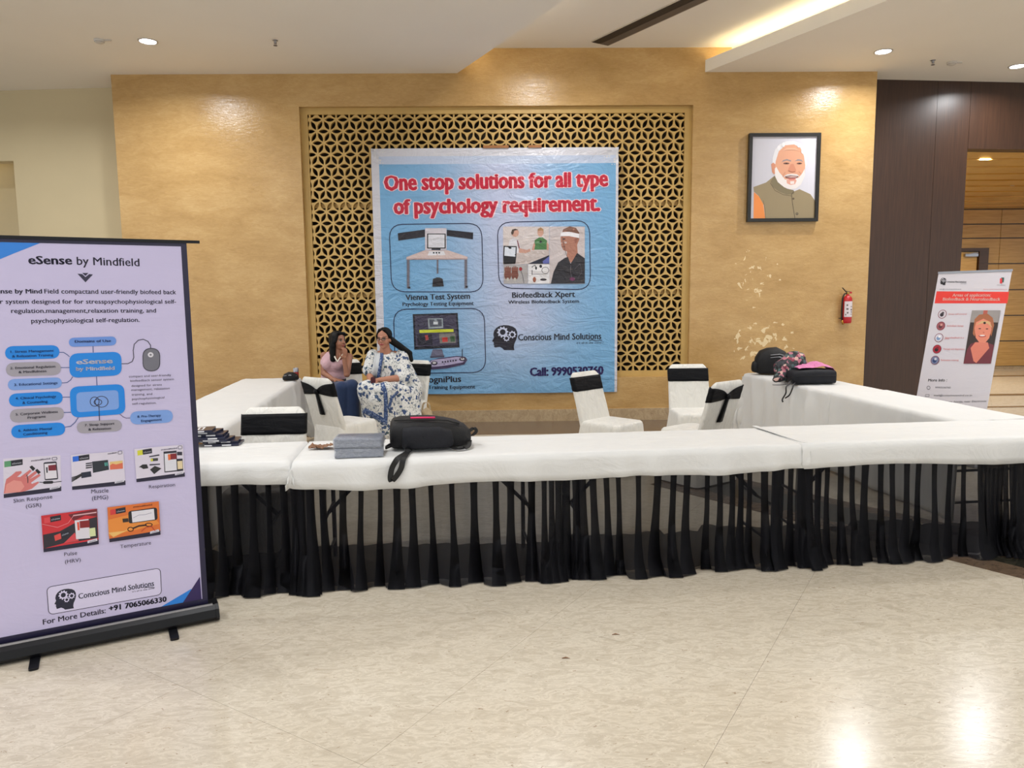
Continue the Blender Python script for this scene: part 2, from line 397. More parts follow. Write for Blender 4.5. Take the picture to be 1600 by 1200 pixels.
# dark green inlay running away under the right-hand tables
e = Vector((0.594, -0.804, 0)); en = Vector((0.804, 0.594, 0)); p0 = Vector((2.65, 4.60, 0))
def inlay(off, wd, mname, a=-6.5, c=4.5, h=0.0025):
    q = p0 + en*off; b = MB()
    pts = [q+e*a, q+e*c, q+e*c+en*wd, q+e*a+en*wd]
    b.hexa([tuple(p+Vector((0, 0, z))) for z in (-0.01, h) for p in pts]); b.build('floor_inlay', M[mname], fl)
inlay(0, 0.20, 'marble_dark', -2.2); inlay(0.20, 0.42, 'marble_green', -2.2); inlay(0.62, 0.16, 'marble_dark', -2.2)
for y0, y1 in ((10.50, 10.62), (11.75, 11.95), (14.5, 14.72)):
    b = MB(); b.box(5.4, 16, y0, y1, -0.01, 0.003); b.build('floor_inlay', M['marble_dark'], fl)

b = MB(); b.box(X0, X1, WY-0.022, WY, 0, 0.162)
# skirting in lengths
bs = sempty('baseboard_front'); xx = X0
while xx < X1-0.1:
    x2 = min(xx+1.22, X1); h = MB(); h.box(xx+0.001, x2-0.001, WY-0.022, WY, 0.001, 0.162); h.build('skirting_stone', M['skirting'], bs); xx = x2

# ceiling: low soffits either side of a raised diagonal tray with cove troughs
cdv = Vector((0.45, -0.893, 0))
LE = Vector((-0.474, WY, 0)); RE = Vector((2.72, WY, 0))
def lineat(P, y): return P.x + (P.y-y)*cdv.x/0.893
b = MB()
yb = -6.0; yt = 12.8
b.hexa([(-14, yb, LO), (lineat(LE, yb), yb, LO), (lineat(LE, WY+0.3), WY+0.3, LO), (-14, WY+0.3, LO), (-14, yb, LO+0.03), (lineat(LE, yb), yb, LO+0.03), (lineat(LE, WY+0.3), WY+0.3, LO+0.03), (-14, WY+0.3, LO+0.03)])
b.hexa([(lineat(RE, yb), yb, LO), (19, yb, LO), (19, WY+0.3, LO), (lineat(RE, WY+0.3), WY+0.3, LO), (lineat(RE, yb), yb, LO+0.03), (19, yb, LO+0.03), (19, WY+0.3, LO+0.03), (lineat(RE, WY+0.3), WY+0.3, LO+0.03)])
b.box(-14, -4.8, WY+0.3, 13, LO, LO+0.03); b.box(4.9, 19, WY+0.3, 11.2, LO, LO+0.03)
# lips of the troughs
for E, sg in ((LE, -1), (RE, 1)):
    a = (lineat(E, yb), yb); c = (lineat(E, WY), WY); t = 0.05*sg
    b.hexa([(a[0], a[1], LO+0.0301), (a[0]+t, a[1], LO+0.0301), (c[0]+t, c[1], LO+0.0301), (c[0], c[1], LO+0.0301), (a[0], a[1], LO+0.15), (a[0]+t, a[1], LO+0.15), (c[0]+t, c[1], LO+0.15), (c[0], c[1], LO+0.15)])
struct('ceiling', b, M['ceiling'])
b = MB()
xa0, xa1 = lineat(LE, yb)-0.34, lineat(RE, yb)+0.34; xc0, xc1 = lineat(LE, WY+0.3)-0.34, lineat(RE, WY+0.3)+0.34
b.hexa([(xa0, yb, HI), (xa1, yb, HI), (xc1, WY+0.3, HI), (xc0, WY+0.3, HI), (xa0, yb, HI+0.05), (xa1, yb, HI+0.05), (xc1, WY+0.3, HI+0.05), (xc0, WY+0.3, HI+0.05)])
for xa, xc in ((xa0, xc0), (xa1, xc1)):
    b.hexa([(xa, yb, LO+0.031), (xa+0.04, yb, LO+0.031), (xc+0.04, WY+0.3, LO+0.031), (xc, WY+0.3, LO+0.031), (xa, yb, HI+0.05), (xa+0.04, yb, HI+0.05), (xc+0.04, WY+0.3, HI+0.05), (xc, WY+0.3, HI+0.05)])
struct('ceiling_tray', b, M['ceiling'])
for i, (E, off) in enumerate(((LE, -0.22), (RE, 0.22))):
    b = MB(); a = Vector((lineat(E, -5.5)+off, -5.5, LO+0.055)); c = Vector((lineat(E, WY-0.05)+off, WY-0.05, LO+0.055))
    b.bar(a, c, 0.05, 0.03)
    o = b.build('cove_light', M['cove_lamp']); tag(o, ('warm light strip hidden in the left ceiling trough' if i == 0 else 'warm light strip glowing in the right ceiling trough'), 'light')

# lattice screen in the recess: panels pierced with leaf-shaped openings
def lattice_panel(x0, x1, z0, z1, ox, oz, a=0.1695, th=0.05):
    H = a*math.sqrt(3)/2; bm = bmesh.new(); vc = {}
    def V(x, y, z):
        k = (round(x, 5), round(y, 5), round(z, 5))
        if k not in vc: vc[k] = bm.verts.new((x, y, z))
        return vc[k]
    j0 = int((z0-oz)/H)-2; j1 = int((z1-oz)/H)+2
    def edge(A, B, side):      # straight, half leaf, straight
        d = B-A; L = d.length; u = d/L; n = Vector((-u.y, u.x))*side; pts = [A]
        for k in range(6):
            t = 0.13+0.74*k/5; pts.append(A+u*L*t+n*(0.155*L*math.sin(PI*k/5)**0.85 if 0 < k < 5 else 0))
        return pts
    for j in range(j0, j1):
        zb = oz+j*H; sh = (j % 2)*a/2
        i0 = int((x0-ox)/a)-2; i1 = int((x1-ox)/a)+2
        for i in range(i0, i1):
            A = Vector((ox+i*a+sh, zb)); B = Vector((A.x+a, zb)); D = Vector((A.x+a/2, zb+H)); E_ = Vector((A.x+1.5*a, zb+H))
            for tri in ((A, B, D), (B, E_, D)):
                cx = sum((p.x for p in tri))/3; cz = sum((p.y for p in tri))/3
                if cx < x0-a or cx > x1+a or cz < z0-a or cz > z1+a: continue
                loop = []
                for p, q in ((tri[0], tri[1]), (tri[1], tri[2]), (tri[2], tri[0])): loop += edge(p, q, 1)
                cf = V(cx, 0, cz); n = len(loop)
                for k in range(n):
                    p, q = loop[k], loop[(k+1) % n]
                    if (p-q).length < 1e-6: continue
                    try: bm.faces.new((cf, V(p.x, 0, p.y), V(q.x, 0, q.y)))
                    except ValueError: pass
                    if 1 <= k % 7 <= 5:
                        try: bm.faces.new((V(p.x, 0, p.y), V(p.x, th, p.y), V(q.x, th, q.y), V(q.x, 0, q.y)))
                        except ValueError: pass
    for co, no in (((x0, 0, 0), (-1, 0, 0)), ((x1, 0, 0), (1, 0, 0)), ((0, 0, z0), (0, 0, -1)), ((0, 0, z1), (0, 0, 1))):
        bmesh.ops.bisect_plane(bm, geom=bm.verts[:]+bm.edges[:]+bm.faces[:], plane_co=co, plane_no=no, clear_outer=True)
    me = bpy.data.meshes.new('screen_panel'); bm.to_mesh(me); bm.free(); me.materials.append(M['lattice']); return me
SY = WY+0.085; SX0, SX1, SZ0, SZ1 = -2.425, 2.485, 0.665, 4.045
scr = thing('lattice_screen', 'pierced golden lattice screen with leaf-shaped openings set in the wall recess', 'screen', (0, SY, 0))
lf = aty(1023.2, 184.2, SY); oz = lf.z-10*0.1468*2; ox = lf.x-0.1695/2
ox -= 0.0
xs = [SX0]+[v for v in (-1.50, -0.483, 0.534, 1.551)]+[SX1]; zsn = [SZ0, 1.72, 2.894, SZ1]
for i in range(5):
    for j in range(3):
        o = bpy.data.objects.new('screen_panel', lattice_panel(xs[i]+0.001, xs[i+1]-0.001, zsn[j]+0.001, zsn[j+1]-0.001, ox, oz)); C.objects.link(o); o.parent = scr
b = MB()
for (xa, xb, za, zb) in ((NX0, SX0, NZ0, NZ1), (SX1, NX1, NZ0, NZ1), (SX0, SX1, NZ0, SZ0), (SX0, SX1, SZ1, NZ1)): b.box(xa, xb, -0.012, 0.05, za, zb)
b.build('screen_frame', M['lattice'], scr)
b = MB()
for z in (1.72, 2.894): b.box(NX0, NX1, 0.055, 0.09, z-0.03, z+0.03)
b.build('support_bar', M['lattice'], scr)

# ================================================================= CEILING FITTINGS AND THEIR LIGHT
def area(loc, power, size, colour, spread=160, name='area_light'):
    l = bpy.data.lights.new(name, 'AREA'); l.shape = 'DISK'; l.size = size; l.energy = power; l.color = colour; l.spread = math.radians(spread)
    o = bpy.data.objects.new(name, l); C.objects.link(o); o.location = loc; return o
def downlight(x, y, z, label, group=None, power=None, lamp='lamp', r=0.085, col=(0.98, 0.99, 1.0)):
    t = thing('downlight', label, 'ceiling light', (x, y, z), 0, group)
    b = MB(); b.lathe([(r+0.02, 0.002), (r+0.022, -0.006), (r+0.004, -0.010), (r, -0.004), (r, 0.002)], n=28); b.build('trim_ring', M['plastic_white'], t, 40)
    b = MB(); b.lathe([(r, -0.001), (r, -0.006), (0.001, -0.007)], n=24); b.build('lens', M[lamp], t)
    a = area((0, 0, -0.02), power or LIGHT_W, r*2, col); a.parent = t
    return t
downlight(-3.835, 8.623, LO, 'round white downlight on the low ceiling at the left')
downlight(4.626, 9.052, LO, 'round white downlight above the framed portrait')
downlight(6.66, 9.634, LO, 'round white downlight above the brown wall at the right edge')
for x, y, where in ((-3.9, 6.1, 'over the left side tables'), (-3.9, 3.6, 'left of the tall roll-up banner'), (-3.6, 1.0, 'left of where the camera stands'), (-1.2, 3.9, 'over the left front table'),
                    (-0.9, 1.4, 'just ahead of the camera'), (4.7, 6.4, 'over the right side tables'), (4.7, 3.8, 'right of the front tables'), (3.4, 1.2, 'right of the camera'), (7.2, 6.6, 'in front of the lobby opening'),
                    (1.2, -0.8, 'just behind the camera'), (-3.2, -1.6, 'behind the camera to the left'), (4.4, -1.8, 'behind the camera to the right'), (-6.4, 8.4, 'before the cream wall')):
    downlight(x, y, LO, 'white downlight outside the frame, '+where, 'downlights beyond the frame', LIGHT_W*(0.62 if y < 2 else 1.0))
for x, y, where in ((0.55, 8.3, 'farthest, near the gold wall'), (1.6, 5.6, 'middle one'), (2.6, 2.9, 'nearest to the camera')):
    downlight(x, y, HI, 'downlight in the raised tray outside the frame, '+where, 'tray downlights beyond the frame', LIGHT_W*(0.7 if y < 4 else 1.0))
def lobby(x, y, z, label): return downlight(x, y, z, label, None, 55, 'lobby_lamp', 0.08, (1, 0.90, 0.74))
lobby(7.31, 11.17, 3.678, 'nearer lobby downlight in the wooden ceiling of the doorway')
lobby(9.26, 13.42, 3.578, 'farther lobby downlight in the wooden ceiling of the doorway')
for x, y, where in ((7.6, 13.8, 'left'), (11.8, 12.2, 'near right'), (12.3, 14.6, 'far right')): downlight(x, y, 3.66 if y < 13 else 3.56, where+' lobby downlight out of view beyond the doorway', 'lobby downlights out of view', 55, 'lobby_lamp', 0.08, (1, 0.90, 0.74))
a = area((-8.5, 11.8, 4.4), 110, 0.5, (1, 0.96, 0.88))  # added light to brighten the left corridor, no fitting there
M['grille_dark'] = plain('dark vane', (44, 38, 36), 0.6); M['grille'] = plain('grey vane', (92, 84, 80), 0.5)
def detector(x, y, label):
    t = thing('smoke_detector', label, 'smoke detector', (x, y, LO))
    b = MB(); b.lathe([(0.055, 0.002), (0.056, -0.012), (0.048, -0.03), (0.03, -0.04), (0.001, -0.042)], n=24); b.build('housing', M['plastic_white'], t, 40)
    b = MB(); b.box(0.055, 0.13, -0.008, 0.008, -0.014, 0.002); b.build('bracket', M['plastic_white'], t)
    b = MB(); b.lathe([(0.034, -0.02), (0.05, -0.022), (0.05, -0.028), (0.034, -0.03)], n=20); b.build('vent_ring', M['grille'], t)
def sprinkler(x, y, label):
    t = thing('sprinkler', label, 'sprinkler', (x, y, LO))
    b = MB(); b.lathe([(0.03, 0.001), (0.03, -0.005), (0.012, -0.008), (0.010, -0.035), (0.003, -0.04)], n=16); b.build('nozzle', M['silver'], t, 40)
    b = MB(); b.lathe([(0.022, -0.055), (0.022, -0.058), (0.001, -0.058)], n=16); b.bar((-0.014, 0, -0.02), (-0.006, 0, -0.056), 0.004, 0.004); b.bar((0.014, 0, -0.02), (0.006, 0, -0.056), 0.004, 0.004); b.build('deflector', M['grille'], t)
detector(-4.344, 8.578, 'white smoke detector on the ceiling left of the left downlight')
detector(5.708, 9.469, 'white smoke detector on the ceiling above the brown wall')
sprinkler(-2.429, 8.616, 'small sprinkler head alone on the left ceiling')
sprinkler(5.428, 9.392, 'small sprinkler head beside the right smoke detector')
# linear slot diffuser of the tray
t = thing('slot_diffuser', 'long dark air slot diffuser in the raised ceiling tray', 'air vent', (1.335, 9.66, HI))
dv = Vector((0.52, -0.857, 0)); dn = Vector((0.857, 0.52, 0)); 
for k, (o1, o2, z, mn) in enumerate(((-0.125, 0.125, -0.004, 'grille'),)):
    b = MB(); b.hexa([tuple(dv*a+dn*c+Vector((0, 0, zz))) for zz in (-0.006, 0.0) for a, c in ((0, o1), (9, o1), (9, o2), (0, o2))]); b.build('plate', M['grille'], t)
for o1, o2, z, mn in ((-0.125, -0.01, -0.010, 'grille_dark'), (0.0, 0.125, -0.010, 'grille')):
    b = MB(); b.hexa([tuple(dv*a+dn*c+Vector((0, 0, zz+z))) for zz in (-0.004, 0.004) for a, c in ((0, o1), (9, o1), (9, o2), (0, o2))]); b.build('vane', M[mn], t)
for o1 in (-0.135, 0.135):
    b = MB(); b.bar(dn*o1+Vector((0, 0, -0.006)), dv*9+dn*o1+Vector((0, 0, -0.006)), 0.012, 0.012); b.build('edge_trim', M['plastic_white'], t)

# ================================================================= TABLES
TA = math.radians(5.14); TU = Vector((math.cos(TA), math.sin(TA), 0)); TV = Vector((-TU.y, TU.x, 0)); TO = Vector((-1.15, 4.10, 0))
def folding_table(label, origin, rz, L, W=0.6):
    t = thing('folding_table', label, 'table', origin, rz, None)
    b = MB(); b.box(0, L, 0, W, 0.715, 0.742); b.build('tabletop', M['ply'], t)
    for x in (0.13, L-0.13):
        for y in (0.06, W-0.06):
            b = MB(); b.tube([(x, y, 0.0), (x, y, 0.71)], 0.014, 8); b.build('leg', M['black_metal'], t)
        for z in (0.12, 0.36, 0.69):
            b = MB(); b.tube([(x, 0.06, z), (x, W-0.06, z)], 0.010, 8); b.build('stretcher', M['black_metal'], t)
        s = 1 if x < L/2 else -1
        b = MB(); b.bar((x, W/2, 0.36), (x+s*0.34, W/2, 0.71), 0.022, 0.012, (0, 1, 0)); b.build('brace', M['black_metal'], t)
    return t
def on(s, t=0, z=0): return TO + TU*s + TV*t + Vector((0, 0, z))
folding_table('folding table at the left end of the front row, beside the banner stand', on(-1.66), TA, 1.62)
folding_table('folding table of the front row under the backpack', on(0.0), TA, 1.49)
folding_table('middle folding table of the front row, right of the backpack', on(1.505), TA, 1.49)
folding_table('folding table at the right end of the front row', on(3.03), TA, 2.1)
# side rows
LV = Vector((-0.103, 0.9947, 0)); LWv = Vector((-0.9947, -0.103, 0)); LO_ = Vector((-1.92, 4.73, 0))
RV = Vector((-0.108, 0.9942, 0)); RWv = Vector((0.9942, 0.108, 0)); RO_ = Vector((3.30, 5.10, 0))
arz = math.atan2(LV.y, LV.x); 
folding_table('nearer folding table of the left side row', LO_, arz, 1.97, 0.66)
folding_table('farther folding table of the left side row, near the gold wall', LO_+LV*1.99, arz, 1.96, 0.66)
brz = math.atan2(RV.y, RV.x)
folding_table('nearer folding table of the right side row', RO_+RWv*0.62, brz, 1.76, 0.62)
folding_table('farther folding table of the right side row, under the bags', RO_+RWv*0.62+RV*1.78, brz, 1.76, 0.62)

def nz(x, y, z=0): return noise.noise(Vector((x, y, z)))
def drape(name, label, origin, U, V, L, W, over, seed, matname='linen', ztop=0.748, group=None, ripple=0.012, hemwave=0.02, step=0.035):
    """cloth over a table of L x W: origin + U*s + V*t; over = drops at (s=0, s=L, t=0, t=W)"""
    o0, o1, o2, o3 = over; bz = math.atan2(U.y, U.x)
    t = thing(name, label, 'tablecloth', origin, bz, group) if False else None
    S = []; 
    def samples(a, b): 
        n = max(2, int((b-a)/step)); return [a+(b-a)*i/n for i in range(n+1)]
    ss = samples(-o0, 0)[:-1]+samples(0, L)+samples(L, L+o1)[1:] if o0 > 0.01 else samples(0, L)+(samples(L, L+o1)[1:] if o1 > 0.01 else [])
    ts = samples(-o2, 0)[:-1]+samples(0, W)+samples(W, W+o3)[1:]
    vs = []
    flip = 1 if (U.x*V.y-U.y*V.x) > 0 else -1
    for s in ss:
        for q in ts:
            es = -s if s < 0 else (s-L if s > L else 0); et = -q if q < 0 else (q-W if q > W else 0)
            cs = min(max(s, 0), L); ct = min(max(q, 0), W)
            dn = max(es, et) if min(es, et) < 1e-6 else max(es, et)*0.92+min(es, et)*0.2
            # hem waviness
            if et > 0: dn *= 1+hemwave*2*nz(s*1.1, seed, 3)
            if es > 0: dn *= 1+hemwave*2*nz(q*3, seed, 9)
            out = min(0.012, dn)*1.0
            rp = ripple*min(1, dn/0.15)*(nz(s*7+seed, 0, dn*1.5)*1.4+0.5*math.sin(s*21+3*nz(s*2, seed)))
            rq = ripple*min(1, dn/0.15)*(nz(q*8+seed, 5, dn)*1.2)
            x = cs; y = ct
            if s < 0: x = -out-rq-0.25*min(es, et)
            elif s > L: x = L+out+rq+0.25*min(es, et)
            if q < 0: y = -out-abs(rp)*0.5-rp-0.2*min(es, et)
            elif q > W: y = W+out+rp+0.2*min(es, et)
            z = ztop-dn
            if dn < 1e-6:
                z += 0.0035*nz(s*5, q*14, seed)+0.003*abs(nz(s*2+seed, q*4+s, 1.7))
                edge = min(q, W-q); z -= 0.006*max(0, 1-edge/0.02)
            z = max(z, 0.012+0.004*nz(s*5, q*5))
            vs.append((x, y*flip, z))
    b = MB(); n = len(ts); b.v = vs
    for i in range(len(ss)-1):
        for j in range(n-1): b.face((i*n+j, (i+1)*n+j, (i+1)*n+j+1, i*n+j+1))
    o = b.build(name, M[matname], None, True); o.location = origin; o.rotation_euler = (0, 0, bz)
    sd = o.modifiers.new('thickness', 'SOLIDIFY'); sd.thickness = 0.0022; sd.offset = 1 if flip > 0 else -1
    return tag(o, label, 'tablecloth', group)
drape('tablecloth', 'short white cloth on the left end of the front tables, under the folded brochures', on(-1.74, -0.01), TU, TV, 1.705, 0.62, (0.0, 0.12, 0.135, 0.05), 2.0, ztop=0.752, hemwave=0.16)
drape('tablecloth', 'long white cloth across the middle of the front tables, under the backpack', on(-0.012, -0.012), TU, TV, 3.04, 0.624, (0.12, 0.03, 0.155, 0.06), 7.0, ztop=0.752, hemwave=0.16, ripple=0.014)
drape('tablecloth', 'white cloth on the right end of the front tables, lapping over the long one', on(3.01, -0.016), TU, TV, 2.14, 0.63, (0.02, 0.1, 0.15, 0.06), 13.0, ztop=0.757, hemwave=0.10, ripple=0.008)
drape('tablecloth', 'floor-length white cloth over the left side tables', LO_+LV*0.01, LV, LWv, 3.97, 0.66, (0.0, 0.73, 0.735, 0.15), 21.0, 'linen_grey', ripple=0.022)
drape('tablecloth', 'floor-length white cloth on the far half of the right side tables, under the bags', RO_+RV*1.66, RV, RWv, 1.87, 0.62, (0.01, 0.73, 0.735, 0.2), 27.0, 'linen_grey', ripple=0.026)
drape('tablecloth', 'floor-length white cloth on the near half of the right side tables', RO_+RV*0.02, RV, RWv, 1.70, 0.62, (0.0, 0.02, 0.735, 0.2), 33.0, 'linen_grey', ztop=0.752, ripple=0.014)
# creased tape-like fold where two cloths meet
o = MB(); o.bar(on(2.985, 0.62, 0.7615), on(3.035, 0.015, 0.7615), 0.035, 0.002); tag(o.build('cloth_strip', M['linen_grey']), 'narrow greyish strip covering the seam between two front tablecloths', 'fabric strip')

# black sheer skirting, box-pleated
def skirt(label, s0, s1, dens, seed, t0=-0.005):
    s = s0; segs = []
    rnd = random.Random(seed)
    while s < s1:
        d = dens(s); wdt = (0.078+0.05*rnd.random())/d; p = 0.034+0.02*rnd.random(); segs.append((s, wdt, p, rnd.random())); s += wdt
    NZ = 16; cols = []   # columns of points down the height
    def col(sv, dep, k, ph, lean, off=0.0):
        c = []
        for i in range(NZ+1):
            h = 1-i/NZ; z = 0.705*h       # h: 1 top, 0 floor
            fl_ = (1-h)
            ss = sv + off*(1.0-1.5*fl_+2.4*fl_*fl_) + lean*fl_*0.07 + 0.03*fl_*nz(sv*2.5, seed, h*1.5)
            y = t0 - dep - 0.035*fl_**1.5*(0.6+math.sin(sv*23+ph)+0.9*nz(sv*9, h*2, seed)) - 0.03*fl_*(0.5+nz(sv*1.3, seed*1.7, 0))
            if h < 0.12: y -= (0.12-h)*0.55*(0.55+0.9*nz(sv*3.1, seed, 4))
            z = max(z, 0.006+0.006*abs(nz(sv*15, seed)))
            z -= 0.012*(1-h)*0
            c.append(on(ss, y, z))
        cols.append(c)
    lean = 0
    for i, (s, wdt, p, r) in enumerate(segs):
        lean = 0.5*nz(s*1.7, seed, 8)
        q = s+wdt
        col(s+wdt*0.35, 0.0, i, r, lean); col(s+wdt*0.65, 0.003, i, r, lean)
        col(q, 0.004, i, r, lean, p*0.5); col(q, -0.004, i, r, lean, -p*0.5); col(q, -0.008, i, r, lean, p*0.45)
    b = MB()
    for c in cols: b.v += [tuple(p - TO) for p in c]
    n = NZ+1
    for i in range(len(cols)-1):
        for j in range(NZ): b.face((i*n+j, i*n+j+1, (i+1)*n+j+1, (i+1)*n+j))
    o = b.build('table_skirt', M['sheer'], None, True); o.location = TO
    b = MB(); m_ = int((s1-s0)/0.02); prev = 0.21      # added sheer sheet standing in for the shade seen under the table
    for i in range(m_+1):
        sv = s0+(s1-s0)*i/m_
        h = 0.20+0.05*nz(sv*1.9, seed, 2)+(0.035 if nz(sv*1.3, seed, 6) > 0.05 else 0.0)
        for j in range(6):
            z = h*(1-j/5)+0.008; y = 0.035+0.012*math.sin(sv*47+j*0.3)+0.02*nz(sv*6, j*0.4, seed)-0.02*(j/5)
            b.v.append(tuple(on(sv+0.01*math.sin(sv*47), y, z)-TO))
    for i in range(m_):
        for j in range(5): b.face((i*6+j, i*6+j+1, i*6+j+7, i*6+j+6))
    b.build('shade_sheet', M['sheer'], o, True)
    return tag(o, label, 'table skirt')
def bumpy(cs, w=0.14, k=1.8): return lambda s: 1.0+sum(k*math.exp(-((s-c)/w)**2) for c in cs)
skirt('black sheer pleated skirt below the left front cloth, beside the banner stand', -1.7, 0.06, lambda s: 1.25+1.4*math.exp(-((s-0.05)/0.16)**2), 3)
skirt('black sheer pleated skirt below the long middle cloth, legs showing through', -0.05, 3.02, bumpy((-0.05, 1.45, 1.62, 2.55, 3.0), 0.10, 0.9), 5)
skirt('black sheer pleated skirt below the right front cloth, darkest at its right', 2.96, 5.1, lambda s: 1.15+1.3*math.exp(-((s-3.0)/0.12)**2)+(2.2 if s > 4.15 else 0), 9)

# ================================================================= CHAIRS
def rrect(cx, cy, hx, hy, r, n=8, z=0):
    pts = []; r = min(r, hx, hy)
    for qx, qy, a0 in ((1, 1, 0), (-1, 1, 90), (-1, -1, 180), (1, -1, 270)):
        for k in range(n):
            a = math.radians(a0+90*k/(n-1)); pts.append(Vector((cx+qx*(hx-r)+r*math.cos(a), cy+qy*(hy-r)+r*math.sin(a), z)))
    return pts
def backy(z): return 0.200+(z-0.45)*0.30
def make_chair(seed):
    t = thing('banquet_chair', '', 'chair')
    b = MB(); rs = []
    for z in [0.40+0.04*i for i in range(11)]+[0.83, 0.86, 0.89, 0.91, 0.923, 0.93]:
        k = max(0, (z-0.83)/0.10); wx = (0.226-0.014*(z-0.42)/0.48)
        wx -= 0.045*k**3.2; th = 0.026*(1-0.75*k**5)
        ring = rrect(0, backy(z), wx, th, 0.022, 6, z)
        rs.append([p+Vector((0, 0.003*nz(p.x*14, z*9, seed), 0)) for p in ring])
    b.rings(rs)
    rs = []
    for i, z in enumerate([0.478, 0.474, 0.460, 0.435, 0.39, 0.34, 0.28, 0.22, 0.16, 0.10, 0.05, 0.012]):
        f = max(0.0, (0.474-z)/0.474); hx = 0.228+0.035*f; hy = 0.228+0.04*f
        hx -= (0.03, 0.012, 0.003, 0)[min(i, 3)]; hy -= (0.03, 0.012, 0.003, 0)[min(i, 3)]
        ring = rrect(0, 0, hx, hy, 0.06, 12, z); n = len(ring); out = []
        for k, p in enumerate(ring):
            a = math.atan2(p.y, p.x); w = 0.018*f**0.7*(0.7*math.sin(a*11+seed)+0.5*math.sin(a*5+f*3)+1.8*nz(math.cos(a)*3.5, math.sin(a)*3.5, seed+f))
            d = Vector((p.x, p.y, 0)).normalized()
            out.append(p+d*w+Vector((0, 0, 0)))
        rs.append(out)
    top = rs[0]; cz = [Vector((p.x*0.75, p.y*0.75, 0.482+0.004*nz(p.x*12, p.y*12, seed))) for p in top]; cz2 = [Vector((p.x*0.3, p.y*0.3, 0.486)) for p in top]
    b.rings([cz2, cz]+rs, True)
    b.build('chair_cover', M['cover'], t, 50)
    # sash: a band round the back, pinched to a knot behind
    def band(side):
        pass
    b = MB(); N = 64; loops = []
    per = []
    base = rrect(0, 0, 0.220, 0.031, 0.024, 10)
    for p in base: per.append((p.x, p.y))
    zc, hh = 0.822, 0.068
    lo = []; hi = []
    # add points along the long sides
    pts = []
    for i in range(len(per)):
        x, y = per[i]; x2, y2 = per[(i+1) % len(per)]; L = math.hypot(x2-x, y2-y); m = max(1, int(L/0.02))
        for k in range(m): pts.append((x+(x2-x)*k/m, y+(y2-y)*k/m))
    rows = [[] for _ in range(7)]
    for x, y in pts:
        rear = y > 0; k = math.exp(-abs(x)/0.095)**1.0 if rear else 0
        h = hh*(1-0.78*k); c = zc-0.028*k+0.02*(1-k)*0
        for j in range(7):
            q = -1+2*j/6; z = c+q*h; rows[j].append(Vector((x, y+(0.004*k if rear else 0)+backy(z)+0.0015*math.sin(j*2.2+x*30), z)))
    b.rings(rows, False)
    sash = b.build('sash', M['sash'], t, True); sd = sash.modifiers.new('t', 'SOLIDIFY'); sd.thickness = 0.003
    b = MB(); b.ell((0, backy(0.795)+0.046, 0.795), (0.026, 0.02, 0.026)); b.build('sash_knot', M['sash'], sash, True)
    b = MB(); rs = []
    for i in range(9):
        f = i/8; z = 0.79-0.225*f; wv = 0.026+0.016*f; y = backy(z)+0.040-0.006*f
        rs.append([Vector((-wv+0.012*f, y+0.004, z)), Vector((0.012*f, y+0.012, z-0.002)), Vector((wv+0.012*f, y, z)), Vector((0.012*f, y-0.004, z))])
    b.rings(rs); b.build('sash_tail', M['sash'], sash, True)
    return t
def face_rz(dx, dy): return math.atan2(dx, -dy)     # local front is -Y
chair0 = make_chair(1.3)
spots = [
    ((-1.53, 5.02), (0.06, -1.0), 'white-covered chair facing out over the left front table, plain black sash band'),
    ((-1.72, 6.95), (0.60, 0.80), 'white-covered chair with a knotted black sash in front of the woman in pink'),
    ((-1.90, 9.05), (0.30, -0.95), 'white-covered chair the woman in the pink top sits on'),
    ((-0.98, 8.85), (-0.45, -0.89), 'white-covered chair the woman in the floral dress sits on'),
    ((0.85, 7.22), (0.70, -0.71), 'white-covered chair turned to the right below the phone number on the big banner'),
    ((2.05, 7.89), (0.0, -1.0), 'white-covered chair facing the front between the big banner and the right tables'),
    ((1.98, 6.25), (-0.60, 0.80), 'white-covered chair seen from behind, knotted sash, beside the right tables'),
]
chairs = []
for i, (p, d, lab) in enumerate(spots):     # p: top of the backrest; d: way it faces
    c = chair0 if i == 0 else copy_tree(chair0); L = math.hypot(*d)
    c.location = (p[0]+d[0]/L*0.344, p[1]+d[1]/L*0.344, 0); c.rotation_euler = (0, 0, face_rz(*d)); c['label'] = lab; c['group'] = 'white-covered banquet chairs'; chairs.append(c)

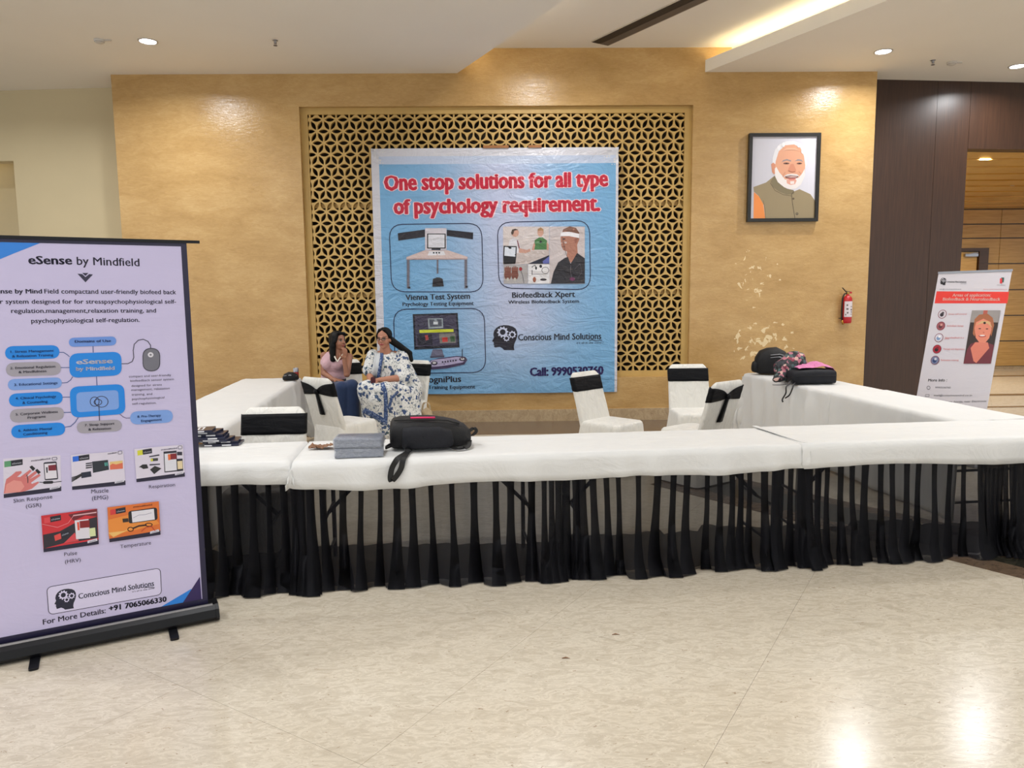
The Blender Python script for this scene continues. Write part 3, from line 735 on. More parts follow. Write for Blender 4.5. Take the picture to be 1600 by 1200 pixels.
# ================================================================= FLAT PRINT (posters, banners, photographs)
def text_mesh(body, bold=0.0, res=2):
    cu = bpy.data.curves.new('lettering', 'FONT'); cu.body = body; cu.offset = bold; cu.resolution_u = res; cu.fill_mode = 'FRONT'
    o = bpy.data.objects.new('lettering', cu); C.objects.link(o)
    dg = bpy.context.evaluated_depsgraph_get(); dg.update()
    me = o.evaluated_get(dg).to_mesh(); me.calc_loop_triangles()
    vs = [(v.co.x, v.co.y) for v in me.vertices]; fs = [tuple(t.vertices) for t in me.loop_triangles]
    o.evaluated_get(dg).to_mesh_clear(); bpy.data.objects.remove(o); bpy.data.curves.remove(cu)
    return vs, fs
XH = max(v[1] for v in text_mesh('x')[0])
CAPH = max(v[1] for v in text_mesh('H')[0])
class Art:
    """print lying on the plane through O with right axis X and up axis T; positions are read off in survey pixels"""
    def __init__(s, O, X, T, disp=None, eps=0.00045, maxlen=0.25, base=0.0008):
        s.O = Vector(O); s.X = Vector(X).normalized(); s.T = Vector(T).normalized(); s.N = s.X.cross(s.T).normalized()
        s.disp = disp or (lambda a, b: 0.0); s.eps = eps; s.base = base; s.maxlen = maxlen; s.mb = MB(); s.k = 1; s.fr = (0, 0, 1.0)
    def frame(s, x, y, sc): s.fr = (x, y, sc); return s
    def p(s, x, y):
        d = ray(s.fr[0]+x/s.fr[2], s.fr[1]+y/s.fr[2]); q = CAM + d*((s.O-CAM).dot(s.N)/d.dot(s.N)) - s.O
        return (q.dot(s.X), q.dot(s.T))
    def w(s, a, b, k): return s.O + s.X*a + s.T*b + s.N*(s.disp(a, b)+s.base+k*s.eps)
    def tris(s, pts, tri, col, k=None):
        k = s.k if k is None else k; c = lin(col); stack = [tuple(pts[i] for i in t) for t in tri]
        while stack:
            t = stack.pop(); L = [math.dist(t[i], t[(i+1) % 3]) for i in range(3)]; m = max(L)
            if m > s.maxlen:
                i = L.index(m); a, b_, c_ = t[i], t[(i+1) % 3], t[(i+2) % 3]; h = ((a[0]+b_[0])/2, (a[1]+b_[1])/2); stack += [(a, h, c_), (h, b_, c_)]
            else:
                if (t[1][0]-t[0][0])*(t[2][1]-t[0][1])-(t[1][1]-t[0][1])*(t[2][0]-t[0][0]) < 0: t = t[::-1]
                s.mb.add([s.w(q[0], q[1], k) for q in t], [(0, 1, 2)], 0, c)
        s.k += 1
    def polyst(s, pts, col): s.tris(pts, tessellate_polygon([[Vector((a, b, 0)) for a, b in pts]]), col)
    def poly(s, pts, col): s.polyst([s.p(*q) for q in pts], col)
    def rect(s, x0, y0, x1, y1, col): s.poly([(x0, y0), (x1, y0), (x1, y1), (x0, y1)], col)
    def quad(s, pts, r=0.0, n=5):        # rounded quad outline in plane coordinates
        P = [Vector(s.p(*q)) for q in pts]; out = []
        for i in range(4):
            A, B, D = P[i-1], P[i], P[(i+1) % 4]; u = (A-B).normalized(); v = (D-B).normalized(); rr = min(r, (A-B).length/2.001, (D-B).length/2.001)
            a, c = B+u*rr, B+v*rr
            for k in range(n+1):
                t = k/n; out.append(tuple(a*(1-t)**2+B*2*t*(1-t)*0.92+B*0+c*t*t+(a+c)/2*2*t*(1-t)*0.08))
        return out
    def rquad(s, pts, r, col): s.polyst(s.quad(pts, r), col)
    def rline(s, pts, r, wd, col):
        q = s.quad(pts, r); s.path(q+[q[0]], wd, col)
    def path(s, q, wd, col):             # stroke in plane coordinates
        tri = []; vs = []
        for a, b in zip(q[:-1], q[1:]):
            a, b = Vector(a), Vector(b); d = b-a
            if d.length < 1e-6: continue
            d.normalize(); n = Vector((-d.y, d.x))*wd/2; e = d*wd*0.3; o = len(vs)
            vs += [tuple(a+n-e), tuple(a-n-e), tuple(b-n+e), tuple(b+n+e)]; tri += [(o, o+1, o+2), (o, o+2, o+3)]
        s.tris(vs, tri, col)
    def line(s, pts, wd, col): s.path([s.p(*q) for q in pts], wd, col)
    def disc(s, x, y, r, col, ry=None, n=20):      # r in plane metres
        c = s.p(x, y); ry = ry or r; s.polyst([(c[0]+r*math.cos(2*PI*k/n), c[1]+ry*math.sin(2*PI*k/n)) for k in range(n)], col)
    def ell(s, x, y, rx, ry, col, n=20): s.poly([(x+rx*math.cos(2*PI*k/n), y+ry*math.sin(2*PI*k/n)) for k in range(n)], col)
    def text(s, body, x0, y0, x1, y1, h, col, bold=0.0, ital=0.0, grow=0.0, xk=1.1):
        """baseline from (x0,y0) to (x1,y1), capital height h, all in frame pixels"""
        A, B = Vector(s.p(x0, y0)), Vector(s.p(x1, y1)); H = (Vector(s.p(x0, y0-h))-A).length
        vs, fs = text_mesh(body, 0.0)
        if not vs: return
        vs = [(v[0], v[1] if v[1] <= 0 else (v[1]*xk if v[1] <= XH else CAPH*1.02-(CAPH*1.02-v[1])*(CAPH*1.02-XH*xk)/(CAPH*1.02-XH))) for v in vs]
        lo = min(v[0] for v in vs)-bold; hi = max(v[0] for v in vs)+bold; sx = (B-A).length/(hi-lo); sy = H/CAPH
        u = (B-A).normalized(); n = Vector((-u.y, u.x)); sh = ital
        offs = [(0, 0)]
        e = bold+grow
        if e > 0.012: offs = [(-e, 0), (-e/3, 0), (e/3, 0), (e, 0)]+([(0, e*0.5), (0, -e*0.5), (-e*0.7, e*0.4), (e*0.7, e*0.4), (-e*0.7, -e*0.4), (e*0.7, -e*0.4)] if e > 0.03 else [])
        k0 = s.k
        for dx, dy in offs:
            s.k = k0; s.tris([tuple(A+u*((v[0]+dx-lo)*sx+v[1]*sy*sh)+n*((v[1]+dy)*sy)) for v in vs], fs, col)
    def logo(s, p0, p1, p2, col=(22, 24, 40), hole=(205, 212, 235)):       # head with three gears; corners: bottom-left, bottom-right, top-left
        def T(u, v): return (p0[0]+(p1[0]-p0[0])*u+(p2[0]-p0[0])*v, p0[1]+(p1[1]-p0[1])*u+(p2[1]-p0[1])*v)
        s.poly([T(*q) for q in ((.48,.0),(.88,.0),(.86,.12),(.88,.25),(.95,.40),(1.0,.58),(.99,.74),(.93,.86),(.82,.94),(.65,.99),(.47,1.0),(.3,.97),(.17,.89),(.08,.77),(.05,.62),(.08,.5),(.0,.35),(.07,.32),(.06,.27),(.08,.25),(.05,.22),(.09,.18),(.08,.13),(.13,.1),(.3,.13),(.40,.08))], col)
        for cx, cy_, R, nt_ in ((.42, .72, .185, 10), (.80, .62, .125, 8), (.57, .47, .105, 8)):
            pts = []
            for k in range(nt_*4):
                a = 2*PI*k/(nt_*4); r = R*(1.22 if k % 4 in (0, 1) else 0.95); pts.append(T(cx+r*math.cos(a), cy_+r*math.sin(a)))
            s.poly(pts, hole); s.poly([T(cx+R*0.62*math.cos(2*PI*k/16), cy_+R*0.62*math.sin(2*PI*k/16)) for k in range(16)], col)
    def flush(s, name, mat, parent, label=None, k=1):
        o = to_local(s.mb, parent).build(name, mat, parent); s.mb = MB(); s.k = k
        if label: o['label'] = label
        return o
def sheet(art, a0, a1, b0, b1, na, nb, colf, th, name, mat, parent, backcol=(210, 210, 215)):
    mb = MB()
    for i in range(na):
        for j in range(nb):
            A = [(a0+(a1-a0)*(i+di)/na, b0+(b1-b0)*(j+dj)/nb) for di, dj in ((0, 0), (1, 0), (1, 1), (0, 1))]
            m = ((A[0][0]+A[2][0])/2, (A[0][1]+A[2][1])/2)
            P = [art.O+art.X*a+art.T*b+art.N*art.disp(a, b) for a, b in A]
            mb.add(P, [(0, 1, 2, 3)], 0, lin(colf(*m))); mb.add([q-art.N*th for q in P], [(3, 2, 1, 0)], 0, lin(backcol))
    edge = []
    for (pa, pb) in ([((a0+(a1-a0)*i/na, b0), (a0+(a1-a0)*(i+1)/na, b0)) for i in range(na)]+[((a0+(a1-a0)*i/na, b1), (a0+(a1-a0)*(i+1)/na, b1)) for i in range(na)]
                   +[((a0, b0+(b1-b0)*j/nb), (a0, b0+(b1-b0)*(j+1)/nb)) for j in range(nb)]+[((a1, b0+(b1-b0)*j/nb), (a1, b0+(b1-b0)*(j+1)/nb)) for j in range(nb)]):
        P = [art.O+art.X*a+art.T*b+art.N*art.disp(a, b) for a, b in (pa, pb)]
        mb.add([P[0], P[1], P[1]-art.N*th, P[0]-art.N*th], [(0, 1, 2, 3)], 0, lin(backcol))
    o = to_local(mb, parent).build(name, mat, parent)
    bm = bmesh.new(); bm.from_mesh(o.data); bmesh.ops.remove_doubles(bm, verts=bm.verts, dist=1e-5); bm.to_mesh(o.data); bm.free()
    o.data.polygons.foreach_set('use_smooth', [True]*len(o.data.polygons)); o.data.set_sharp_from_angle(angle=math.radians(40)); return o

# ---------------------------------------------------------------- the big flex banner on the lattice
NAVY = (24, 24, 52); INK = (26, 26, 40)
BY = 9.80
ban = thing('flex_banner', 'huge wrinkled light blue plastic banner hung in front of the lattice screen', 'banner', (0, BY, 0.38))
def bdisp(a, b):
    e = 0.0035*math.sin(a*2.1+1.2)*math.sin(b*1.7)+0.006*nz(a*1.3, b*3.1, 2.0)+0.0035*nz(a*4+b, b*7, 5)
    c = max(0, 1-math.hypot(a+1.58, b-3.2)/0.5)+max(0, 1-math.hypot(a-1.58, b-3.2)/0.5)
    return e+0.02*c*c*math.sin(math.atan2(3.2-b, abs(a)-1.62)*9) - 0.0 + 0.03*max(0, 0.25-b)**1.0*nz(a*2.4, 1, 7)*3
art = Art((0, BY, 0.38), (1, 0, 0), (0, 0, 1), bdisp, 0.00015, 0.07, 0.0032)
def bcol(a, b):
    if a < -1.49 or a > 1.55 or b > 3.12: return (204, 204, 214)
    if b > 3.0: return (186, 198, 222)
    t = math.exp(-((a-0.15-0.1*math.sin(b*1.5))/0.75)**2)*(0.95 if b > 0.9 else max(0.15, b*0.9+0.1))
    A = (112, 166, 210); B = (186, 192, 220)
    return tuple(A[i]*(1-t)+B[i]*t for i in range(3))
sheet(art, -1.60, 1.60, 0.012, 3.21, 96, 96, bcol, 0.0012, 'plastic_sheet', M['flex'], ban)
art.frame(570, 220, 3.902)
RED = (190, 26, 56)
for g, c in ((0.06, (236, 206, 216)), (0.0, RED)):
    art.text('One stop solutions for all type', 118, 303, 1484, 276, 86, c, 0.055, 0, g, 1.18)
    art.text('of psychology requirement.', 176, 446, 1436, 426, 84, c, 0.055, 0, g, 1.18)
art.flush('headline', M['flex'], ban, 'red headline lettering with a pale outline')
def frame_line(fr, pts): art.frame(*fr); art.rline(pts, 0.17, 0.011, (30, 34, 70))
frame_line((570, 220, 3.902), [(148, 510), (712, 503), (722, 922), (164, 920)])
frame_line((570, 220, 3.902), [(808, 497), (1370, 485), (1376, 908), (818, 898)])
frame_line((570, 430, 3.902), [(174, 208), (728, 202), (738, 592), (186, 600)])
art.flush('picture_outline', M['flex'], ban)
# test station drawing
art.frame(600, 340, 4.706); D = (30, 28, 40)
art.poly([(102, 115), (300, 88), (304, 142), (106, 170)], D); art.poly([(462, 90), (656, 110), (654, 160), (462, 134)], D)
art.rect(302, 78, 460, 238, (206, 200, 210)); art.rect(317, 118, 454, 228, (28, 28, 34)); art.rect(325, 124, 446, 220, (214, 214, 224))
art.poly([(382, 226), (398, 226), (400, 238), (380, 238)], D); art.rect(350, 228, 416, 238, (40, 40, 48))
art.poly([(166, 290), (300, 240), (470, 240), (614, 288), (614, 308), (164, 310)], (206, 186, 184)); art.poly([(166, 302), (614, 300), (614, 308), (164, 310)], (168, 146, 146))
art.poly([(330, 248), (440, 246), (452, 276), (322, 278)], (222, 222, 230)); [art.rect(360+i*20, 254, 372+i*20, 264, D) for i in range(3)]
for x in (168, 388, 592): art.rect(x, 310, x+(20 if x != 388 else 12), 520 if x != 388 else 412, (110, 108, 120))
art.rect(176, 508, 194, 522, D); art.rect(600, 502, 616, 514, D)
art.poly([(360, 450), (380, 444), (420, 444), (432, 452), (440, 506), (356, 508)], (34, 32, 40)); art.rect(384, 440, 412, 456, (34, 32, 40))
art.flush('desk_picture', M['flex'], ban)
# photo collage: consultation, hands, leads, man with a headband
art.rect(876, 66, 1214, 344, (206, 196, 196)); art.poly([(880, 344), (1060, 338), (1214, 276), (1214, 240), (1000, 250), (880, 300)], (192, 180, 178))
art.ell(964, 112, 28, 30, (196, 152, 136)); art.poly([(934, 112), (942, 88), (966, 82), (988, 90), (958, 96), (950, 124), (938, 126)], (70, 56, 50))
art.poly([(914, 210), (924, 166), (950, 152), (986, 164), (1002, 220), (1000, 262), (920, 262)], (214, 212, 220)); art.poly([(976, 168), (984, 166), (1000, 230), (992, 234)], (120, 60, 70))
art.poly([(992, 224), (1050, 238), (1074, 228), (1078, 248), (1040, 262), (990, 258)], (196, 150, 134))
art.ell(1150, 110, 22, 32, (200, 156, 138)); art.poly([(1128, 120), (1130, 84), (1152, 72), (1172, 86), (1174, 124), (1166, 96), (1136, 96)], (156, 120, 84))
art.poly([(1104, 236), (1108, 166), (1140, 146), (1166, 146), (1198, 168), (1206, 236)], (70, 120, 70)); art.poly([(1086, 238), (1104, 180), (1112, 200), (1104, 242)], (196, 150, 134)); art.poly([(1196, 180), (1212, 200), (1210, 240), (1196, 240)], (196, 150, 134))
art.ell(1152, 178, 8, 10, (30, 30, 36)); art.poly([(880, 208), (976, 210), (972, 296), (876, 286)], (26, 28, 36)); art.poly([(888, 216), (968, 218), (965, 288), (884, 280)], (214, 220, 232)); art.poly([(876, 286), (972, 296), (966, 340), (878, 342)], (24, 24, 30))
art.poly([(1058, 340), (1214, 276), (1214, 340)], (34, 36, 54)); art.poly([(1166, 322), (1214, 284), (1214, 336), (1170, 338)], (92, 100, 170))
art.rect(880, 346, 1058, 486, (170, 166, 168))
for x in (910, 962): 
    art.ell(x, 420, 26, 40, (120, 70, 60)); [art.ell(x-18+i*12, 382-6*(i in (1, 2)), 6, 20, (128, 78, 66)) for i in range(4)]; art.ell(x, 454, 10, 12, (190, 186, 180))
art.ell(1004, 378, 12, 14, (150, 30, 40)); art.line([(1006, 390), (1020, 430), (1028, 480)], 0.006, (60, 60, 66))
art.rect(1060, 344, 1216, 486, (222, 220, 224)); art.line([(1088, 420), (1090, 360), (1110, 350), (1118, 372)], 0.008, D); art.ell(1152, 358, 10, 12, D); art.ell(1118, 372, 7, 12, D)
art.line([(1186+26*math.cos(k*PI/6), 388+24*math.sin(k*PI/6)) for k in range(13)], 0.006, D); art.line([(1086, 416), (1206, 414)], 0.006, (90, 90, 96)); art.ell(1106, 456, 12, 20, (150, 90, 70)); art.ell(1172, 456, 24, 9, (50, 44, 50))
art.rect(1216, 66, 1476, 486, (196, 186, 188)); SK = (168, 116, 98)
art.poly([(1300, 190), (1298, 130), (1320, 84), (1366, 66), (1410, 76), (1434, 110), (1436, 160), (1420, 200), (1424, 260), (1440, 290), (1380, 340), (1344, 300), (1346, 250), (1318, 240), (1306, 214)], SK)
art.poly([(1318, 86), (1366, 64), (1412, 76), (1436, 112), (1436, 150), (1420, 160), (1400, 110), (1330, 100), (1312, 110)], (120, 84, 70))
art.poly([(1300, 108), (1360, 104), (1436, 120), (1434, 150), (1360, 136), (1296, 138)], (232, 230, 236)); art.ell(1322, 158, 12, 5, (60, 44, 40)); art.line([(1308, 216), (1330, 214)], 0.008, (110, 60, 56)); art.ell(1410, 168, 9, 20, (150, 98, 84)); art.line([(1310, 140), (1330, 240), (1350, 300)], 0.006, (70, 60, 60))
art.poly([(1226, 486), (1246, 400), (1280, 330), (1330, 296), (1352, 290), (1372, 340), (1420, 260), (1476, 300), (1476, 484)], (38, 36, 44)); art.line([(1384, 470), (1370, 390), (1376, 330)], 0.006, (90, 86, 96)); art.ell(1384, 452, 20, 14, (96, 40, 80)); art.line([(1400, 380), (1440, 340), (1454, 400), (1420, 450)], 0.005, (80, 76, 86))
art.flush('collage_picture', M['flex'], ban)
art.frame(570, 430, 3.902)
art.poly([(292, 238), (566, 230), (578, 440), (302, 454)], (28, 28, 40)); art.poly([(304, 248), (556, 242), (566, 424), (312, 436)], (64, 60, 82))
art.poly([(384, 264), (476, 262), (478, 322), (388, 326)], (150, 160, 168)); art.poly([(392, 270), (468, 268), (470, 312), (396, 316)], (80, 84, 96)); art.rect(418, 282, 446, 300, (200, 206, 214))
art.poly([(332, 334), (540, 328), (542, 346), (334, 352)], (206, 214, 60)); art.poly([(318, 360), (410, 358), (414, 424), (322, 428)], (40, 38, 52)); art.poly([(366, 366), (384, 364), (390, 392), (372, 398)], (170, 70, 70))
art.poly([(452, 356), (552, 352), (556, 412), (458, 416)], (120, 116, 112)); art.poly([(470, 380), (504, 378), (506, 406), (474, 408)], (190, 60, 56)); art.poly([(520, 372), (548, 370), (550, 404), (524, 406)], (60, 90, 60))
art.poly([(414, 452), (470, 450), (482, 492), (400, 498)], (104, 104, 128)); art.poly([(398, 494), (486, 490), (484, 500), (400, 504)], (70, 70, 92))
art.poly([(384, 546), (400, 520), (450, 506), (560, 492), (612, 496), (626, 516), (606, 544), (500, 568), (410, 576), (392, 566)], (70, 58, 92)); art.poly([(392, 536), (410, 518), (556, 498), (606, 502), (616, 514), (596, 532), (470, 554), (404, 560)], (176, 168, 204))
for x, y in ((424, 536), (596, 512)): art.ell(x, y, 20, 12, (46, 40, 60)); art.ell(x, y-2, 12, 7, (206, 204, 214))
for i in range(6): art.rect(470+i*16, 524-i*2, 480+i*16, 534-i*2, (50, 44, 66))
art.line([(594, 510), (594, 452)], 0.010, (30, 28, 40))
art.flush('monitor_picture', M['flex'], ban)
art.text('Vienna Test System', 248, 152, 642, 144, 33, INK, 0.028); art.text('Psychology Testing Equipment', 230, 188, 664, 182, 22, INK, 0.022)
art.text('Biofeedback Xpert', 898, 138, 1282, 132, 33, INK, 0.028); art.text('Wireless Biofeedback System', 874, 174, 1306, 168, 20, INK, 0.022)
art.text('CogniPlus', 346, 656, 588, 650, 36, INK, 0.028); art.text('Cognitive Training Equipment', 236, 696, 674, 690, 21, INK, 0.022)
art.text('Call: 9990530760', 1006, 614, 1456, 604, 48, (28, 16, 84), 0.055)
art.flush('caption_lettering', M['flex'], ban)
art.logo((776, 456), (930, 456), (776, 304), (24, 22, 40), (196, 202, 228))
art.text('Conscious Mind Solutions', 934, 398, 1442, 390, 38, (34, 36, 52), 0.024)
art.line([(1368, 400), (1384, 394), (1410, 400), (1446, 396)], 0.008, (30, 30, 44)); art.text("it's all in the mind !", 1290, 418, 1452, 416, 11, (40, 40, 56), 0.01, 0.2)
art.flush('head_logo', M['flex'], ban, 'dark head-and-gears emblem beside the company name')
for x0, x1, y in ((-0.155, 0.175, 3.598), (0.43, 0.60, 3.600)):
    b = MB(); b.box(x0, x1, 9.782, 9.86, y-0.012, y+0.02); to_local(b, ban).build('brown_tape', M['tape'], ban)

# ---------------------------------------------------------------- roll-up banner in the left foreground
cA, cB = atz(341, 971.5, 0), atz(60, 1030, 0); rd = (cA-cB).normalized(); rn = Vector((rd.y, -rd.x, 0)); rO = cA - rn*0.055
rzl = math.atan2(rd.y, rd.x)
RUL = thing('rollup_banner', 'tall lavender-white roll-up banner with a black base in the left foreground', 'banner stand', rO, rzl)
RW = 1.02
art = Art(rO, rd, (0, 0, 1), lambda a, b: 0.0022*math.sin(b*2.2+a)+0.0014*math.sin(a*5+b*0.7), 0.00007, 0.12, 0.0008)
def rcol(a, b): return (206, 198, 232) if (-0.062 > a > -RW+0.03 and 0.135 < b < 1.915) else (30, 26, 56)
sheet(art, -RW, -0.038, 0.085, 1.94, 38, 74, lambda a, b: (198, 191, 226), 0.0008, 'printed_sheet', M['rollprint'], RUL)
art.frame(0, 0, 1)
def border(pts): art.polyst(pts, (30, 26, 58))
border([(-0.064, 0.085), (-0.038, 0.085), (-0.038, 1.94), (-0.064, 1.94)]); border([(-RW, 0.085), (-RW+0.026, 0.085), (-RW+0.026, 1.94), (-RW, 1.94)])
border([(-RW, 1.922), (-0.04, 1.922), (-0.04, 1.94), (-RW, 1.94)]); border([(-RW, 0.085), (-0.04, 0.085), (-0.04, 0.118), (-RW, 0.118)])
art.flush('navy_border', M['rollprint'], RUL)
NV = (44, 40, 66); BL = (16, 132, 226); PB = (122, 160, 226); GR = (160, 156, 168)
art.frame(0, 360, 3.4286)
art.poly([(-260, 50), (240, 58), (70, 125), (-260, 262)], (44, 128, 220)); art.poly([(-260, 50), (14, 54), (-130, 170), (-260, 205)], NAVY)
art.flush('corner_triangle', M['rollprint'], RUL)
art.frame(60, 870, 5.517); art.poly([(908, 520), (1320, 275), (1300, 330), (1200, 456)], (34, 128, 220)); art.poly([(1205, 456), (1392, 170), (1410, 412)], (44, 28, 86))
art.flush('corner_triangle', M['rollprint'], RUL)
art.frame(0, 360, 3.4286)
art.text('eSense', 152, 180, 388, 182, 42, NV, 0.035); art.text('by Mindfield', 412, 184, 748, 192, 42, NV, 0.0125)
art.poly([(415, 232), (440, 234), (458, 250), (478, 234), (498, 236), (458, 278)], NV); art.poly([(440, 228), (474, 228), (458, 244)], NV)
art.text('eSense by Mind', -64, 338, 226, 338, 24, NV, 0.03); art.text('Field compactand user-friendly biofeed back', 238, 338, 944, 342, 24, NV, 0.0135)
art.text('sensor system designed for for stresspsychophysiological self-', -108, 393, 944, 392, 23, NV, 0.0135)
art.text('regulation.management,relaxation training, and', 60, 443, 836, 440, 23, NV, 0.0135); art.text('psychophysiological self-regulation.', 168, 496, 748, 490, 23, NV, 0.0135)
art.flush('intro_lettering', M['rollprint'], RUL)
# diagram
art.frame(0, 520, 7.059)
LN = (74, 92, 150)
for pts in (((655, 215), (700, 216), (740, 240), (765, 262)), ((672, 383), (770, 383)), ((680, 553), (740, 548), (780, 520), (800, 486)), ((690, 710), (780, 708)), ((705, 878), (780, 876)), ((718, 1040), (780, 1030), (830, 985), (862, 935)), ((1025, 140), (1028, 215)), ((1064, 480), (1070, 585)), ((1095, 910), (1098, 980))): art.line(pts, 0.0035, LN)
art.frame(140, 500, 6.318); art.line([(310, 432), (380, 430), (420, 410), (436, 370), (430, 300), (440, 240), (480, 200), (530, 190), (575, 210), (602, 250), (600, 285)], 0.0035, (60, 56, 76)); art.line([(300, 930), (330, 955), (360, 968), (405, 966)], 0.0035, (120, 110, 150))
art.frame(0, 520, 7.059)
def pill(pts, col): art.rquad(pts, 0.5, col)
pill([(55, 148), (655, 135), (658, 282), (58, 300)], BL); pill([(65, 330), (670, 314), (674, 465), (68, 484)], GR); pill([(86, 512), (680, 490), (684, 610), (88, 636)], PB)
pill([(97, 672), (690, 642), (694, 784), (102, 818)], BL); pill([(108, 845), (704, 815), (708, 960), (112, 992)], GR); pill([(122, 1020), (716, 984), (722, 1126), (128, 1166)], BL)
art.frame(140, 500, 6.318); pill([(-206, 176), (262, 162), (264, 250), (-204, 266)], (104, 146, 222)); pill([(398, 904), (820, 884), (822, 1010), (402, 1034)], PB)
art.rquad([(-202, 332), (312, 312), (318, 545), (-196, 572)], 0.035, BL); art.rquad([(-198, 660), (340, 630), (356, 926), (-182, 966)], 0.035, BL); art.rquad([(-132, 716), (282, 690), (292, 880), (-126, 912)], 0.018, PB)
pill([(-130, 1004), (312, 980), (322, 1092), (-122, 1122)], GR)
art.rquad([(522, 274), (696, 276), (696, 506), (524, 508)], 0.05, (60, 58, 72)); art.rquad([(530, 284), (688, 284), (688, 498), (532, 500)], 0.045, (112, 112, 124)); art.disc(602, 343, 0.0125, (214, 212, 222)); art.disc(602, 343, 0.005, (120, 120, 130))
def ring(x, y, rx, ry, wd, col): art.line([(x+rx*math.cos(k*PI/10), y+ry*math.sin(k*PI/10)) for k in range(21)], wd, col)
ring(50, 805, 44, 46, 0.003, NV); ring(118, 806, 64, 54, 0.003, NV); ring(82, 810, 38, 28, 0.003, NV); art.line([(92, 838), (95, 915), (97, 990)], 0.003, NV)
art.flush('diagram', M['rollprint'], RUL, 'blue and grey pill-shaped diagram boxes', 45)
art.frame(0, 520, 7.059); T1 = (24, 58, 120); T2 = (52, 48, 66)
art.text('1. Stress Management', 118, 222, 596, 208, 26, T1, 0.02); art.text('& Relaxation Training', 135, 272, 590, 256, 26, T1, 0.02); art.text('2. Emotional Regulation', 114, 402, 612, 382, 26, T2, 0.02); art.text('& Mindfulness', 206, 446, 514, 432, 26, T2, 0.02)
art.text('3. Educational Settings', 158, 586, 636, 564, 27, T1, 0.02); art.text('4. Clinical Psychology', 172, 736, 620, 712, 26, T1, 0.02); art.text('& Counseling', 250, 784, 526, 768, 26, T1, 0.02)
art.text('5. Corporate Wellness', 174, 912, 640, 880, 26, T2, 0.02); art.text('Programs', 306, 948, 506, 932, 26, T2, 0.02); art.text('6. Athletic Mental', 204, 1090, 572, 1066, 26, T1, 0.02); art.text('Conditioning', 258, 1132, 526, 1112, 26, T1, 0.02)
art.frame(140, 500, 6.318)
art.text('Domains of Use', -146, 224, 212, 216, 24, (30, 44, 96), 0.03); art.text('eSense', -132, 436, 230, 424, 44, (232, 232, 248), 0.04); art.text('by Mindfield', -134, 500, 248, 490, 34, (232, 232, 248), 0.04)
for i, (tx, a0, a1, y0, y1) in enumerate((('compact and user-friendly', 388, 804, 568, 552), ('biofeedback sensor system', 402, 832, 610, 592), ('designed for stress', 412, 712, 660, 646), ('management, relaxation', 412, 790, 700, 682), ('training, and', 414, 618, 746, 738), ('psychophysiological', 418, 738, 790, 772), ('self-regulation.', 420, 660, 836, 826))): art.text(tx, a0, y0, a1, y1, 20, NV, 0.012)
art.text('8. Pre-Therapy', 472, 964, 704, 950, 22, T1, 0.02); art.text('Engagement', 508, 1006, 714, 990, 22, T1, 0.02); art.text('7. Sleep Support', -48, 1048, 246, 1030, 22, T2, 0.02); art.text('& Relaxation', -12, 1090, 212, 1078, 22, T2, 0.02)
art.flush('diagram_lettering', M['rollprint'], RUL)
# product pictures
def card(fr, quad, bg, strip=True):
    art.frame(*fr); a, b_, c_, d = [Vector(q) for q in quad]
    def T(u, v): return tuple((a*(1-u)+b_*u)*(1-v)+(d*(1-u)+c_*u)*v)      # v downwards
    art.poly([T(0, 0), T(1, 0), T(1, 1), T(0, 1)], bg)
    if strip: art.poly([T(0, .90), T(1, .87), T(1, 1), T(0, 1)], (28, 24, 52)); art.poly([T(.80, .86), T(.97, .83), T(.98, .90), T(.80, .93)], (206, 204, 220)); art.text('eSense', *T(.83, .915), *T(.95, .885), 9, (40, 40, 70), 0.02)
    return T
def badge(T, col, x=0.02, y=0.05, wd=0.32, tcol=(120, 122, 136)):
    art.poly([T(x, y+.01), T(x+wd, y-.02), T(x+wd, y+.13), T(x, y+.16)], (30, 30, 44)); art.poly([T(x, y+.01), T(x+wd*.36, y), T(x+wd*.36, y+.15), T(x, y+.16)], col)
    art.text('eSense', *T(x+wd*.42, y+.105), *T(x+wd*.94, y+.09), 15, (206, 206, 220), 0.02)
def P4(T, *q): return [T(*v) for v in q]
F2 = (0, 690, 6.0); F3 = (160, 690, 7.057)
T = card(F2, [(30, 160), (566, 125), (575, 462), (36, 528)], (214, 208, 226)); badge(T, (90, 150, 110), .02, .06)
art.poly([(36, 486), (48, 400), (60, 350), (110, 315), (150, 280), (200, 275), (205, 292), (160, 330), (190, 330), (280, 262), (300, 272), (262, 312), (240, 340), (330, 275), (352, 288), (280, 350), (370, 300), (380, 318), (290, 385), (300, 395), (360, 372), (366, 384), (300, 440), (240, 462), (200, 470)], (206, 116, 116)); art.poly([(48, 480), (60, 400), (130, 360), (200, 370), (230, 420), (190, 468)], (222, 146, 140))
art.poly([(276, 236), (300, 222), (332, 250), (310, 276)], (24, 22, 32)); art.poly([(330, 268), (350, 254), (384, 286), (360, 304)], (24, 22, 32)); art.line([(252, 310), (262, 350), (262, 385)], 0.003, D); art.line([(372, 378), (410, 382), (500, 380), (575, 372)], 0.003, D); art.rquad([(404, 370), (500, 366), (500, 392), (404, 396)], 0.01, (24, 22, 32))
